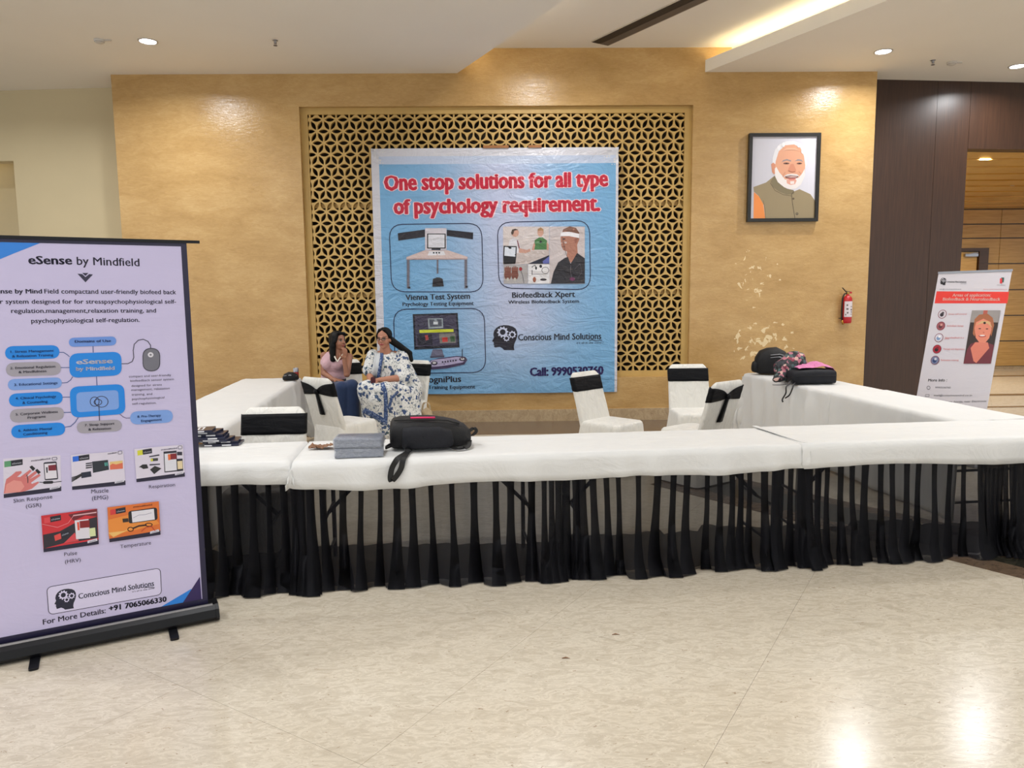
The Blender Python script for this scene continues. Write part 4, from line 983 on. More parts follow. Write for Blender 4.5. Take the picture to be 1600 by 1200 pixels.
art.rquad([(408, 194), (530, 184), (546, 352), (420, 362)], 0.006, (34, 32, 50)); art.poly([(416, 208), (522, 200), (536, 340), (426, 350)], (220, 216, 228)); art.poly([(452, 222), (524, 214), (528, 268), (456, 272)], (120, 34, 52)); art.poly([(432, 240), (446, 238), (448, 290), (436, 292)], (30, 30, 46)); art.text('Skin Response', 128, 572, 492, 530, 34, NV, 0.006); art.text('(GSR)', 244, 622, 388, 606, 34, NV, 0.006); art.text('mindfield', 294, 186, 472, 164, 14, (70, 66, 96), 0.02); art.rline([(488, 148), (532, 144), (536, 168), (492, 174)], 0.004, 0.002, (70, 66, 96))
T = card(F2, [(665, 125), (1155, 85), (1177, 405), (677, 452)], (216, 210, 228)); badge(T, (40, 104, 214), .03, .04)
art.poly([(864, 186), (1012, 170), (1022, 262), (872, 292)], (34, 42, 52)); [art.poly([(804, 200+i*20), (864, 192+i*20), (864, 204+i*20), (804, 212+i*20)], (50, 50, 60)) for i in range(3)]; art.poly([(760, 290), (852, 276), (858, 326), (764, 342)], (30, 36, 60)); art.poly([(980, 196), (990, 194), (992, 226), (984, 228)], (90, 190, 180)); art.poly([(998, 194), (1006, 192), (1008, 224), (1000, 226)], (90, 190, 180))
for i in range(4): art.line([(674, 336+i*12), (720, 322+i*8), (764, 300+i*6)], 0.004, (40, 40, 46))
art.frame(*F3); art.poly([(80, 222), (222, 206), (226, 296), (84, 308)], (214, 110, 84)); art.poly([(80, 222), (222, 206), (222, 232), (150, 250), (110, 240), (82, 262)], (228, 196, 130)); art.text('mindfield', 60, 140, 158, 126, 14, (70, 66, 96), 0.02); art.rline([(172, 106), (214, 100), (216, 132), (174, 138)], 0.004, 0.002, (70, 66, 96))
art.frame(0, 690, 3.243); art.text('Muscle', 462, 262, 550, 256, 20, NV, 0.006); art.text('(EMG)', 466, 296, 548, 290, 20, NV, 0.006)
T = card(F3, [(350, 78), (886, 30), (908, 382), (376, 446)], (216, 210, 228)); badge(T, (206, 206, 60), .06, .05, .30)
art.poly([(672, 108), (816, 96), (828, 324), (684, 338)], (36, 36, 50)); art.poly([(682, 132), (810, 120), (820, 312), (692, 326)], (218, 218, 230)); art.poly([(720, 138), (748, 136), (750, 200), (724, 202)], (220, 110, 60)); art.poly([(748, 132), (812, 126), (816, 190), (750, 196)], (130, 34, 44))
art.poly([(818, 188), (882, 184), (890, 318), (826, 326)], (36, 36, 50)); art.poly([(824, 214), (880, 208), (884, 296), (830, 302)], (224, 206, 170)); art.rect(822, 110, 878, 148, (44, 42, 60)); art.poly([(402, 280), (440, 250), (490, 248), (506, 290), (450, 300), (424, 282)], (34, 34, 38)); art.poly([(524, 306), (576, 266), (650, 292), (570, 356)], (38, 38, 42)); art.poly([(514, 158), (626, 138), (628, 152), (516, 170)], (44, 42, 60)); art.poly([(518, 246), (634, 240), (634, 252), (520, 262)], (54, 52, 70)); art.poly([(532, 184), (612, 178), (612, 208), (534, 216)], (60, 62, 60)); art.rect(532, 186, 556, 214, (206, 206, 60)); art.text('mindfield', 646, 96, 822, 76, 14, (70, 66, 96), 0.02); art.rline([(834, 46), (874, 42), (876, 76), (836, 80)], 0.004, 0.002, (70, 66, 96)); art.text('Respiration', 512, 514, 800, 488, 34, NV, 0.006)
T = card(F2, [(386, 692), (910, 626), (926, 958), (410, 1034)], (200, 44, 56)); art.poly([(404, 870), (560, 838), (700, 760), (910, 700), (920, 900), (740, 930), (600, 948), (410, 1000)], (40, 34, 46)); art.poly([(600, 948), (700, 850), (740, 926)], (206, 70, 80)); art.poly([(640, 680), (910, 628), (912, 700), (800, 690), (690, 740)], (110, 30, 44)); badge(T, (214, 70, 80), .05, .06, .30)
art.poly([(508, 878), (640, 822), (656, 856), (620, 896), (518, 930)], (28, 30, 44)); art.poly([(508, 878), (568, 854), (576, 906), (518, 928)], (214, 72, 70)); art.text('eSense', 584, 882, 646, 858, 16, (190, 196, 214), 0.02); art.poly([(700, 736), (830, 722), (846, 900), (714, 912)], (218, 214, 226)); art.poly([(746, 742), (838, 732), (842, 800), (750, 808)], (130, 30, 36)); art.poly([(722, 752), (742, 750), (748, 826), (728, 828)], (220, 80, 60)); art.poly([(838, 810), (892, 802), (898, 880), (842, 888)], (210, 220, 170)); art.line([(690, 690), (900, 660)], 0.006, (214, 170, 180)); art.text('Pulse', 602, 1070, 724, 1056, 34, NV, 0.006); art.text('(HRV)', 610, 1140, 758, 1120, 34, NV, 0.006); art.line([(400, 770), (540, 800), (640, 760), (690, 690)], 0.002, (230, 150, 160))
T = card(F3, [(54, 722), (620, 654), (640, 1022), (78, 1106)], (216, 112, 50)); art.poly([(60, 860), (300, 800), (560, 830), (630, 900), (400, 960), (70, 1040)], (228, 140, 60)); art.poly([(66, 1000), (240, 980), (420, 900), (300, 960), (120, 1050)], (234, 186, 110)); badge(T, (206, 60, 60), .05, .07, .30)
art.rquad([(284, 764), (600, 720), (608, 858), (290, 900)], 0.012, (26, 26, 34)); art.poly([(320, 768), (566, 736), (576, 854), (330, 888)], (222, 220, 232)); art.line([(340, 836), (400, 806), (470, 800), (540, 780)], 0.0016, (90, 90, 130)); art.poly([(220, 846), (284, 840), (288, 880), (226, 888)], (46, 36, 34))
ring(310, 962, 30, 22, 0.004, (60, 24, 20)); ring(510, 912, 38, 18, 0.004, (60, 24, 20)); art.line([(340, 950), (400, 925), (480, 915)], 0.008, (50, 20, 20)); art.line([(430, 985), (480, 940), (540, 930), (580, 980)], 0.003, (180, 50, 40)); art.text('mindfield', 340, 726, 548, 698, 16, (110, 60, 50), 0.02); art.text('Temperature', 196, 1172, 536, 1128, 38, NV, 0.006)
art.flush('product_pictures', M['rollprint'], RUL, 'row of five small product pictures with captions')
art.frame(60, 870, 5.517)
q = [(72, 262), (1050, 96), (1062, 325), (90, 500)]
art.rquad(q, 0.022, (212, 206, 236)); art.rline(q, 0.022, 0.003, (56, 50, 76)); art.logo((140, 470), (328, 440), (134, 292), (26, 28, 52), (212, 206, 236))
art.text('Conscious Mind Solutions', 346, 364, 998, 250, 46, (56, 60, 88), 0.022); art.line([(912, 268), (940, 262), (1000, 266)], 0.003, (40, 40, 60)); art.text("it's all in the mind", 808, 308, 998, 276, 14, (60, 60, 86), 0.01, 0.2)
art.text('For More Details:', 40, 584, 582, 484, 44, (46, 42, 66), 0.014); art.text('+91 7065066330', 608, 470, 1106, 384, 44, (30, 30, 54), 0.04)
art.flush('contact_lettering', M['rollprint'], RUL)
b = MB(); prof = [(-0.06, 0.012), (0.05, 0.012), (0.062, 0.03), (0.055, 0.07), (0.03, 0.088), (-0.05, 0.088), (-0.066, 0.06)]
L0 = -RW-0.035
b.rings([[Vector((x, -y, z)) for y, z in prof] for x in (L0, -0.005)]); b.build('cassette', M['black_metal'], RUL, 35)
for x in (L0, 0.0):
    b = MB(); b.rings([[Vector((x+dx, -y*1.06, 0.05+(z-0.05)*1.08)) for y, z in prof] for dx in (-0.008, 0.008)]); b.build('end_cap', M['black_metal'], RUL, 35)
b = MB(); b.box(L0+0.02, -0.02, -0.034, -0.026, 0.086, 0.096); b.build('silver_strip', M['silver'], RUL)
b = MB(); b.bar((-RW-0.03, 0, 1.945), (0.022, 0, 1.945), 0.012, 0.014); b.build('top_rail', M['black_metal'], RUL)
b = MB(); b.tube([(-RW/2-0.02, 0.02, 0.05), (-RW/2-0.02, 0.02, 1.94)], 0.009, 10); b.build('support_pole', M['black_metal'], RUL)
for x in (-0.215, -0.80):
    b = MB(); b.rings([rrect(x, -0.06, 0.020-0.0*k, 0.115, 0.012, 5, z) for k, z in ((0, 0.001), (0, 0.012))]); b.build('foot', M['black_metal'], RUL)

# ---------------------------------------------------------------- leaning roll-up banner at the right
az = math.radians(25.5); le = math.radians(11)
dh = Vector((-math.sin(az), math.cos(az), 0)); nh = Vector((-dh.y, dh.x, 0)); upv = Vector((0, 0, 1))*math.cos(le)-nh*math.sin(le)
q0 = atz(1500, 665, 0); RO2 = Vector((q0.x*7/q0.y, 7.0, 0))
cR = RO2 + dh*0.17
RUR = thing('rollup_banner', 'narrower white roll-up banner with a red title bar leaning before the brown wall', 'banner stand', cR, math.atan2(-dh.y, -dh.x))
art = Art(RO2, -dh, upv, None, 0.00015, 0.5, 0.001)      # right axis points to the nearer edge
sheet(art, -0.545, 0.182, 0.08, 1.905, 6, 16, lambda a, b: (208, 204, 212), 0.001, 'printed_sheet', M['rollprint'], RUR)
art.frame(1440, 415, 10)
art.poly([(236, 402), (1368, 410), (1340, 590), (204, 590)], (226, 56, 48))
art.text('Areas of application:', 480, 484, 1080, 484, 44, (240, 214, 206), 0.02); art.text('Biofeedback & Neurofeedback', 330, 545, 1228, 550, 44, (240, 214, 206), 0.02)
art.logo((290, 305), (385, 305), (292, 192), (22, 22, 30), (190, 188, 196)); art.text('Conscious Mind Solutions', 392, 264, 700, 268, 24, (40, 40, 50), 0.02); art.text("it's all in the mind", 610, 290, 700, 290, 12, (80, 80, 90), 0.0)
art.poly([(1228, 200), (1260, 200), (1262, 278), (1224, 280)], (214, 50, 60)); art.poly([(1246, 186), (1292, 188), (1282, 262), (1262, 262), (1262, 200), (1246, 200)], (44, 90, 80)); art.text('Mindfield', 1180, 312, 1306, 314, 14, (120, 110, 116), 0.01)
art.text('info@consciousmind.co.in', 282, 376, 618, 376, 14, (90, 90, 100), 0.0); art.text('www.consciousmind.co.in', 965, 376, 1340, 378, 14, (214, 110, 110), 0.0)
art.flush('title_bar', M['rollprint'], RUR, 'red title bar with pale lettering')
art.frame(1400, 400, 4.445)
for i, (x, y, tx, x1) in enumerate(((322, 404, 'Stress self-control', 490), (312, 486, 'Biofeedback therapy', 470), (299, 568, 'Neurofeedback in a', 472), (286, 647, 'Therapy and diagnostics', 476), (272, 724, 'Relaxation training', 436))):
    art.disc(x, y, 0.046, (120, 40, 58)); art.disc(x, y, 0.040, ((206, 198, 206), (150, 80, 88), (206, 204, 216), (170, 30, 50), (110, 120, 150))[i]); art.disc(x-3, y+4, 0.02, ((40, 34, 44), (90, 40, 50), (120, 150, 190), (24, 20, 26), (40, 60, 110))[i]); art.disc(x+4, y-8, 0.013, ((60, 50, 60), (206, 150, 140), (240, 238, 240), (120, 20, 40), (200, 200, 210))[i])
    art.text(tx, x+42, y+5, x1, y+5, 11, (206, 110, 112), 0.008)
art.text('clinic', 338, 580, 372, 580, 10, (206, 110, 112), 0.008)
art.poly([(530, 378), (728, 378), (660, 748), (470, 748)], (52, 40, 38)); art.poly([(530, 378), (728, 378), (712, 462), (515, 462)], (150, 144, 142)); art.poly([(610, 378), (640, 378), (634, 410), (606, 410)], (176, 90, 76))
art.poly([(470, 748), (496, 650), (520, 612), (560, 596), (630, 600), (684, 620), (660, 748)], (110, 44, 56)); art.poly([(520, 640), (552, 600), (640, 600), (650, 640), (560, 744), (540, 730)], (214, 124, 104))
art.poly([(536, 540), (548, 440), (580, 408), (640, 402), (674, 430), (684, 480), (664, 560), (650, 520), (560, 490), (548, 560)], (166, 100, 66)); art.poly([(548, 500), (560, 460), (610, 436), (660, 460), (666, 510), (650, 570), (622, 604), (580, 600), (556, 568)], (220, 134, 110))
art.poly([(556, 480), (600, 450), (650, 455), (672, 500), (640, 470), (600, 468)], (206, 170, 120)); art.ell(618, 466, 9, 8, (30, 24, 24)); art.ell(585, 505, 9, 3.5, (70, 40, 36)); art.ell(635, 507, 9, 3.5, (70, 40, 36)); art.ell(602, 556, 26, 8, (176, 60, 60)); art.ell(602, 553, 20, 4.5, (240, 230, 224)); art.ell(612, 532, 6, 5, (196, 108, 90))
art.flush('printed_portrait', M['rollprint'], RUR, 'printed photo of a smiling woman and round icons')
art.text('More Info :', 222, 872, 354, 872, 18, (30, 30, 36), 0.025, 0.1); art.text('9990536760', 272, 920, 380, 920, 12, (60, 60, 66), 0.008); ring(226, 915, 11, 12, 0.004, (60, 60, 66)); art.text('mail@consciousmind.co.in', 262, 974, 528, 974, 12, (60, 60, 66), 0.008, 0.1); art.rline([(206, 962), (232, 962), (230, 976), (204, 976)], 0.003, 0.003, (60, 60, 66)); art.text('214, Aggarwal Tower, Noida, near Electronic', 190, 1024, 628, 1014, 12, (60, 60, 66), 0.008, 0.1)
art.flush('contact_lettering', M['rollprint'], RUR)
b = MB(); b.bar((-0.365, 0, 0), (0.365, 0, 0), 0.014, 0.02)
b.v = [tuple(RO2+upv*1.91-dh*(v[0]-0.182)+nh*v[1]+Vector((0, 0, v[2]))) for v in b.v]; to_local(b, RUR).build('top_rail', M['silver'], RUR)
b = MB(); b.bar(RO2+dh*0.56+nh*0.0+Vector((0, 0, 0.045)), RO2-dh*0.2+Vector((0, 0, 0.045)), 0.12, 0.08); to_local(b, RUR).build('cassette', M['silver'], RUR)
b = MB(); b.tube([RO2+dh*0.18-nh*0.03+Vector((0, 0, 0.08)), RO2+dh*0.18+upv*1.90-nh*0.015], 0.008, 8); to_local(b, RUR).build('support_pole', M['silver'], RUR)
for s_ in (0.42, -0.06):
    b = MB(); b.bar(RO2+dh*s_+nh*0.17+Vector((0, 0, 0.008)), RO2+dh*s_-nh*0.17+Vector((0, 0, 0.008)), 0.035, 0.014); to_local(b, RUR).build('foot', M['silver'], RUR)

# ---------------------------------------------------------------- framed portrait
pc = [aty(1171, 209, 9.80), aty(1284, 208, 9.80), aty(1280, 347, 9.80), aty(1172, 347, 9.80)]
px0, px1, pz0, pz1 = 3.30, 4.235, 2.625, 3.752
por = thing('framed_portrait', 'black-framed colour portrait of a white-haired bearded man in a grey-brown vest', 'picture', ((px0+px1)/2, 9.815, pz0))
b = MB(); fwid = 0.042
for (xa, xb, za, zb) in ((px0, px0+fwid, pz0, pz1), (px1-fwid, px1, pz0, pz1), (px0+fwid, px1-fwid, pz0, pz0+fwid), (px0+fwid, px1-fwid, pz1-fwid, pz1)): b.box(xa, xb, 9.775, 9.835, za, zb)
to_local(b, por).build('frame', M['frame_black'], por)
art = Art(((px0+px1)/2, 9.80, pz0), (1, 0, 0), (0, 0, 1), None, 0.00015, 5)
b = MB(); b.box(px0+0.02, px1-0.02, 9.801, 9.835, pz0+0.02, pz1-0.02); to_local(b, por).build('backing_board', M['frame_black'], por)
W2, H2 = (px1-px0)/2-fwid+0.004, pz1-pz0
for i in range(16):
    for j in range(1):
        a0 = -W2+2*W2*i/16; t = i/15; art.polyst([(a0, 0.04), (a0+2*W2/16+0.0001, 0.04), (a0+2*W2/16+0.0001, H2-0.04), (a0, H2-0.04)], (196+14*t, 194+14*t, 204+14*t)); art.k -= 1
art.k = 2; art.frame(1150, 190, 7.056)
VS = (148, 132, 102)
art.poly([(196, 776), (260, 830), (300, 900), (322, 1074), (192, 1074)], (232, 140, 70)); art.poly([(192, 722), (330, 672), (420, 600), (470, 690), (560, 760), (640, 770), (700, 745), (820, 800), (882, 890), (878, 1074), (322, 1074), (306, 920), (250, 820), (196, 772)], VS)
art.poly([(380, 660), (424, 594), (470, 672), (560, 740), (636, 756), (640, 800), (560, 806), (470, 770), (400, 716)], (124, 112, 86)); art.line([(640, 770), (612, 800), (622, 900), (650, 1072)], 0.008, (80, 68, 52)); art.line([(376, 676), (430, 760), (520, 806), (610, 820)], 0.006, (92, 80, 60)); art.line([(300, 870), (318, 960), (324, 1070)], 0.006, (120, 90, 60))
art.disc(632, 850, 0.014, (96, 82, 64)); art.disc(672, 1016, 0.018, (80, 70, 58)); art.disc(672, 1014, 0.011, (120, 106, 84))
HR = (222, 220, 224)
art.poly([(400, 460), (404, 400), (430, 310), (480, 250), (560, 215), (640, 212), (710, 240), (752, 300), (776, 380), (778, 470), (760, 520), (420, 500)], HR)
art.poly([(386, 470), (410, 452), (432, 470), (436, 560), (420, 584), (398, 560)], (206, 140, 112)); art.poly([(424, 560), (436, 440), (470, 330), (540, 262), (640, 252), (710, 290), (748, 380), (762, 480), (756, 600), (700, 700), (620, 744), (540, 730), (466, 670)], (216, 158, 128))
art.poly([(426, 520), (444, 500), (476, 560), (520, 610), (540, 640), (600, 630), (690, 620), (730, 570), (756, 520), (758, 600), (712, 700), (660, 738), (600, 748), (530, 724), (460, 668), (432, 610)], (226, 218, 216)); art.poly([(556, 640), (650, 628), (668, 650), (650, 690), (600, 700), (560, 680)], (216, 160, 142)); art.poly([(596, 660), (640, 656), (640, 686), (600, 690)], (228, 216, 212))
art.poly([(524, 606), (560, 582), (610, 576), (670, 580), (700, 606), (680, 612), (610, 596), (548, 614)], (214, 206, 204)); art.poly([(536, 606), (600, 594), (692, 602), (672, 622), (612, 626), (552, 624)], (96, 58, 54)); art.poly([(552, 610), (612, 602), (680, 606), (660, 616), (600, 618)], (206, 170, 164)); art.poly([(560, 624), (612, 626), (668, 622), (640, 640), (590, 642)], (200, 110, 102))
art.poly([(498, 452), (520, 424), (560, 412), (608, 430), (604, 442), (560, 430), (520, 440)], (150, 138, 138)); art.poly([(644, 436), (680, 414), (720, 420), (740, 450), (716, 436), (684, 432)], (150, 138, 138)); art.ell(554, 462, 34, 9, (110, 72, 64)); art.ell(698, 462, 30, 9, (110, 72, 64)); art.ell(556, 461, 10, 7, (40, 28, 28)); art.ell(700, 461, 10, 7, (40, 28, 28))
art.poly([(600, 470), (632, 466), (660, 530), (656, 552), (620, 560), (582, 550), (572, 530)], (206, 138, 110)); art.line([(576, 542), (598, 552), (620, 558), (652, 550)], 0.007, (150, 84, 70)); art.line([(540, 560), (520, 590), (514, 612)], 0.005, (180, 118, 98)); art.line([(690, 548), (716, 580)], 0.005, (180, 118, 98))
art.poly([(500, 330), (560, 290), (650, 290), (700, 330), (650, 312), (560, 312)], (224, 172, 144))
for (xx_, yy_) in ((470, 290), (520, 256), (690, 262), (736, 330)): art.ell(xx_, yy_, 18, 26, (232, 230, 234))
art.flush('printed_photograph', M['photo'], por)

# ================================================================= PEOPLE
from mathutils.bvhtree import BVHTree
def face_basis(f, tilt=0.0):
    f = Vector(f).normalized(); y = -f; upx = Vector((tilt, 0, 1)); x = y.cross(upx).normalized(); z = x.cross(y).normalized()
    return Matrix((x, y, z)).transposed()
def head_parts(mb, c, R, s=1.0):
    c = Vector(c)
    def E_(p, r): mb.ell(c+R @ (Vector(p)*s), [v*s for v in r], R, 20, 14)
    def K(a, b, ra, rb): mb.cap(c+R @ (Vector(a)*s), c+R @ (Vector(b)*s), ra*s, rb*s)
    E_((0, .015, .04), (.074, .092, .082)); E_((0, -.014, -.01), (.064, .074, .083)); E_((0, -.028, -.060), (.047, .050, .042)); E_((0, -.062, -.086), (.022, .018, .016))
    for q in (-1, 1): E_((q*.034, -.050, -.03), (.027, .026, .029)); E_((q*.073, .006, -.006), (.010, .020, .031)); E_((q*.010, -.098, -.022), (.009, .010, .007))
    K((0, -.082, .012), (0, -.106, -.018), .008, .011); E_((0, -.084, -.048), (.023, .011, .006)); E_((0, -.083, -.058), (.020, .011, .007)); E_((0, -.074, .026), (.05, .014, .010))
    K((0, .02, -.06), (0, .035, -.18), .052, .058)
def head_colour(c, R, s, skin, lip):
    c = Vector(c); Ri = R.transposed(); sk = lin(skin); lp = lin(lip)
    def f(co):
        q = Ri @ (Vector(co)-c)/s
        if q.length < 0.16 and q.y < -0.045:
            if (q.x/.024)**2+((q.z+.053)/.010)**2 < 1: return lp
            for e in (-1, 1):
                dx, dz = q.x-e*.030, q.z-.006
                if dx*dx+dz*dz < .0068**2: return lin((26, 18, 16))
                if (dx/.016)**2+(dz/.0075)**2 < 1: return lin((150, 138, 130))
                if (dx/.019)**2+((dz-.003)/.010)**2 < 1: return lin((60, 38, 32))
                if .013 < abs(q.x) < .050 and abs(q.z-.030+abs(abs(q.x)-.03)*.15) < .0042: return lin((34, 24, 22))
        return sk
    return f
def hand(mb, W, d, n, side, curl, s=1.0):
    W, d, n = Vector(W), Vector(d).normalized(), Vector(n).normalized(); n = (n-d*n.dot(d)).normalized(); l = d.cross(n)*side
    R = Matrix((l, d, n)).transposed(); mb.ell(W+d*.048*s, (.040*s, .052*s, .015*s), R, 14, 10); mb.cap(W-d*.02*s, W+d*.03*s, .024*s, .026*s)
    for i, (o, L) in enumerate(((.029, .062), (.010, .070), (-.010, .066), (-.028, .052))):
        p = W+d*.088*s+l*o*s; a = 0.0; dd = d+l*o*1.2
        for k in range(3):
            a += curl; v = (dd*math.cos(a)+n*math.sin(a)).normalized(); q = p+v*L*s*(.46, .30, .24)[k]; mb.cap(p, q, .0088*s, .0078*s, 8); p = q
    p = W+d*.03*s+l*.034*s; v = (d*.55+l*.75+n*.25).normalized(); q = p+v*.036*s; mb.cap(p, q, .011*s, .0095*s, 8); v2 = (d*.85+l*.2+n*.4).normalized(); mb.cap(q, q+v2*.030*s, .0095*s, .008*s, 8)
def J(x, y, Y): return aty(x, y, Y)

# ---- woman in the pink top
S1 = (158, 108, 84)
g = thing('person', 'seated woman with shoulder-length black hair, pink sleeveless top and blue jeans, hand at her chin', 'person', (-1.86, 8.72, 0))
hc = J(529, 534, 8.66); hR = face_basis((0.80, -0.60, 0.10), 0.05)
hip, wst, chest = J(523, 606, 8.78), J(521, 590, 8.76), J(522, 567, 8.74)
shL, shR = J(507, 556, 8.74), J(545, 558, 8.72); elL, wrL = J(506, 583, 8.68), J(521, 593, 8.52); elR, wrR = J(542, 585, 8.50), J(538, 562, 8.48)
kR, aR, kL, aL = J(550, 603, 8.36), J(549, 650, 8.42), J(534, 606, 8.34), J(533, 655, 8.40)
aR.z = 0.10; aL.z = 0.10; hipR, hipL = hip+Vector((.09, 0, -.02)), hip+Vector((-.09, 0, -.02))
def torso(mb, k=0.0):
    mb.ell(hip, (.165+k, .125+k, .12+k)); mb.cap(hip, wst, .125+k, .115+k); mb.ell(wst+Vector((0, 0, .02)), (.135+k, .10+k, .12+k)); mb.ell(chest, (.150+k, .105+k, .135+k))
    for q in (-1, 1): mb.ell(chest+Vector((q*.06, -.075, -.01)), (.055+k, .05+k, .055+k))
b = MB(); head_parts(b, hc, hR, 0.97); torso(b); b.cap(shL, shR, .050, .050); b.cap(hc+Vector((0, .02, -.12)), chest+Vector((0, 0, .10)), .052, .075)
b.cap(shL, elL, .050, .037); b.cap(elL, wrL, .036, .024); b.cap(shR, elR, .050, .037); b.cap(elR, wrR, .036, .024)
hand(b, wrR, (0.18, -0.1, 1.0), (-0.6, 0.5, 0.3), 1, 0.38, 0.95); hand(b, wrL, (0.95, -0.25, -0.1), (0.1, 0.1, -1), -1, 0.30, 0.95)
b.cap(hipR, kR, .085, .058); b.cap(kR, aR, .056, .038); b.cap(hipL, kL, .085, .058); b.cap(kL, aL, .056, .038)
for a in (aR, aL): b.cap(a+Vector((0, 0.01, -.055)), a+Vector((.04, -.15, -.065)), .036, .028)
b = to_local(b, g); cl_ = Matrix.Translation(-g.location) @ hc
fused(b, 0.0062, 2, 'body', M['skin'], g, head_colour(cl_, hR, 0.97, S1, (150, 74, 66)))
b = MB(); torso(b, .014); 
for sh in (shL, shR): b.cap(sh*0.5+chest*0.5+Vector((0, 0, .055)), chest+Vector((0, 0, .02)), .04, .09)
M['pink_top'] = mat_cloth('pale pink knit', (206, 168, 176), 0.4, 0.7, fold=(9, 9, 12)); fused(to_local(b, g), 0.009, 3, 'top', M['pink_top'], g)
b = MB(); nk = hc+Vector((0.0, -.03, -.155))
for q in (-1, 1): b.tube([nk+Vector((q*.055, .03, .02)), nk+Vector((q*.034, -.05, -.015)), nk+Vector((.005, -.092, -.07))], .009, 8, flat=0.5)
to_local(b, g).build('collar', M['white_paint'], g, True)
b = MB(); b.lathe([(.145, -.015), (.15, -.015), (.15, .015), (.145, .015)], (0, 0, 0), 28); b.v = [(v[0]*1.0, v[1]*.78, v[2]) for v in b.v]; b.v = [tuple(Vector(v)+wst+Vector((0, -.005, -.03))) for v in b.v]; to_local(b, g).build('belt', M['strap'], g, True)
b = MB(); b.ell(hip+Vector((0, 0, -.01)), (.182, .14, .115))
for h_, k_, a_ in ((hipR, kR, aR), (hipL, kL, aL)): b.cap(h_, k_, .10, .078); b.cap(k_, a_+Vector((0, 0, .06)), .078, .088); b.cap(k_+Vector((0, .02, -.12)), a_+Vector((0, 0, .05)), .080, .092)
M['denim'] = mat_cloth('blue denim', (24, 46, 84), 0.4, 0.85, fold=(8, 8, 5)); fused(to_local(b, g), 0.009, 3, 'jeans', M['denim'], g)
b = MB()
def H(p): return hc+hR @ Vector(p)
b.ell(H((0, .028, .050)), (.084, .092, .086), hR); b.cap(H((0, .06, .04)), H((0, .085, -.18)), .080, .064)
for q in (-1, 1): b.cap(H((q*.066, -.002, .055)), H((q*.074, .012, -.05)), .027, .034); b.cap(H((q*.074, .020, -.05)), H((q*.072, .04, -.20)), .038, .034)
b.cap(H((-.045, -.055, .095)), H((.05, -.045, .09)), .022, .022); b.cap(H((-.05, -.05, .09)), H((-.076, -.025, .0)), .016, .020)
fused(to_local(b, g), 0.006, 2, 'hair', M['hair'], g)
for a in (aR, aL):
    b = MB(); b.cap(a+Vector((0, .02, -.075)), a+Vector((.04, -.16, -.080)), .042, .034); b.v = [(v[0], v[1], max(0.002, v[2])) for v in b.v]; to_local(b, g).build('shoe', M['nylon_soft'], g, True)

# ---- woman in the floral dress
def mat_floral():
    m, nt, b = new_mat('blue floral cotton'); co = coords(nt)
    ds = nd(nt, 'ShaderNodeTexNoise'); ds.inputs['Scale'].default_value = 14; nt.links.new(co, ds.inputs['Vector'])
    mx = nd(nt, 'ShaderNodeMix', data_type='VECTOR'); mx.inputs[0].default_value = 0.075; nt.links.new(co, mx.inputs[4]); nt.links.new(ds.outputs['Color'], mx.inputs[5])
    v = nd(nt, 'ShaderNodeTexVoronoi'); v.inputs['Scale'].default_value = 18; nt.links.new(mx.outputs[1], v.inputs['Vector'])
    v2 = nd(nt, 'ShaderNodeTexVoronoi'); v2.inputs['Scale'].default_value = 34; nt.links.new(mx.outputs[1], v2.inputs['Vector'])
    big = math_(nt, 'LESS_THAN', v.outputs['Distance'], 0.36); small = math_(nt, 'LESS_THAN', v2.outputs['Distance'], 0.26)
    vine = math_(nt, 'LESS_THAN', math_(nt, 'ABSOLUTE', math_(nt, 'SUBTRACT', ntex(nt, co, 16, 2, 0.5, 1.0), 0.5)), 0.016)
    tone = ramp(nt, ntex(nt, co, 30, 2), [(0.42, (58, 78, 122)), (0.5, (66, 90, 130)), (0.58, (66, 88, 92))], 'CONSTANT')
    c = mixc(nt, math_(nt, 'MULTIPLY', small, 0.75), lin((222, 222, 220)), lin((92, 108, 124))); c = mixc(nt, math_(nt, 'MULTIPLY', vine, 0.8), c, lin((84, 100, 116))); c = mixc(nt, big, c, tone)
    nt.links.new(c, b.inputs['Base Color']); b.inputs['Roughness'].default_value = 0.75
    bump(nt, b, ntex(nt, coords(nt, False, (6, 6, 2)), 2.2, 5, 0.55, 0.6), 0.5, 0.03); return m
M['floral'] = mat_floral()
def mat_border():
    m, nt, b = new_mat('blue border print'); co = coords(nt)
    t = ramp(nt, ntex(nt, co, 55, 3), [(0.4, (44, 66, 112)), (0.55, (70, 96, 146)), (0.68, (176, 186, 202))]); nt.links.new(t, b.inputs['Base Color']); b.inputs['Roughness'].default_value = 0.75; return m
M['border_print'] = mat_border(); M['pale_stole'] = mat_cloth('pale blue-white stole', (206, 210, 214), 0.6, 0.75, fold=(14, 14, 2))
S2 = (176, 122, 98)
wmn = thing('person', 'seated woman with glasses in a white and blue floral dress, hands together on her lap', 'person', (-1.34, 8.52, 0))
hc = J(600, 530, 8.42); hR = face_basis((-0.22, -0.97, -0.02), -0.03)
hip, chest = J(616, 612, 8.56), J(605, 572, 8.52); shL, shR = J(583, 556, 8.50), J(628, 556, 8.52)
elL, wrL, elR, wrR = J(578, 585, 8.40), J(578, 596, 8.17), J(630, 590, 8.36), J(592, 594, 8.16)
kL, aL, kR, aR = J(573, 608, 8.14), J(592, 650, 8.30), J(601, 611, 8.08), J(607, 655, 8.24); aL.z = 0.10; aR.z = 0.09
b = MB(); head_parts(b, hc, hR, 1.0); b.ell(chest, (.19, .14, .19)); b.ell(hip, (.21, .16, .14)); b.cap(hip, chest, .17, .16); b.cap(shL, shR, .06, .06); b.cap(hc+Vector((0, .03, -.12)), chest+Vector((0, 0, .13)), .058, .085)
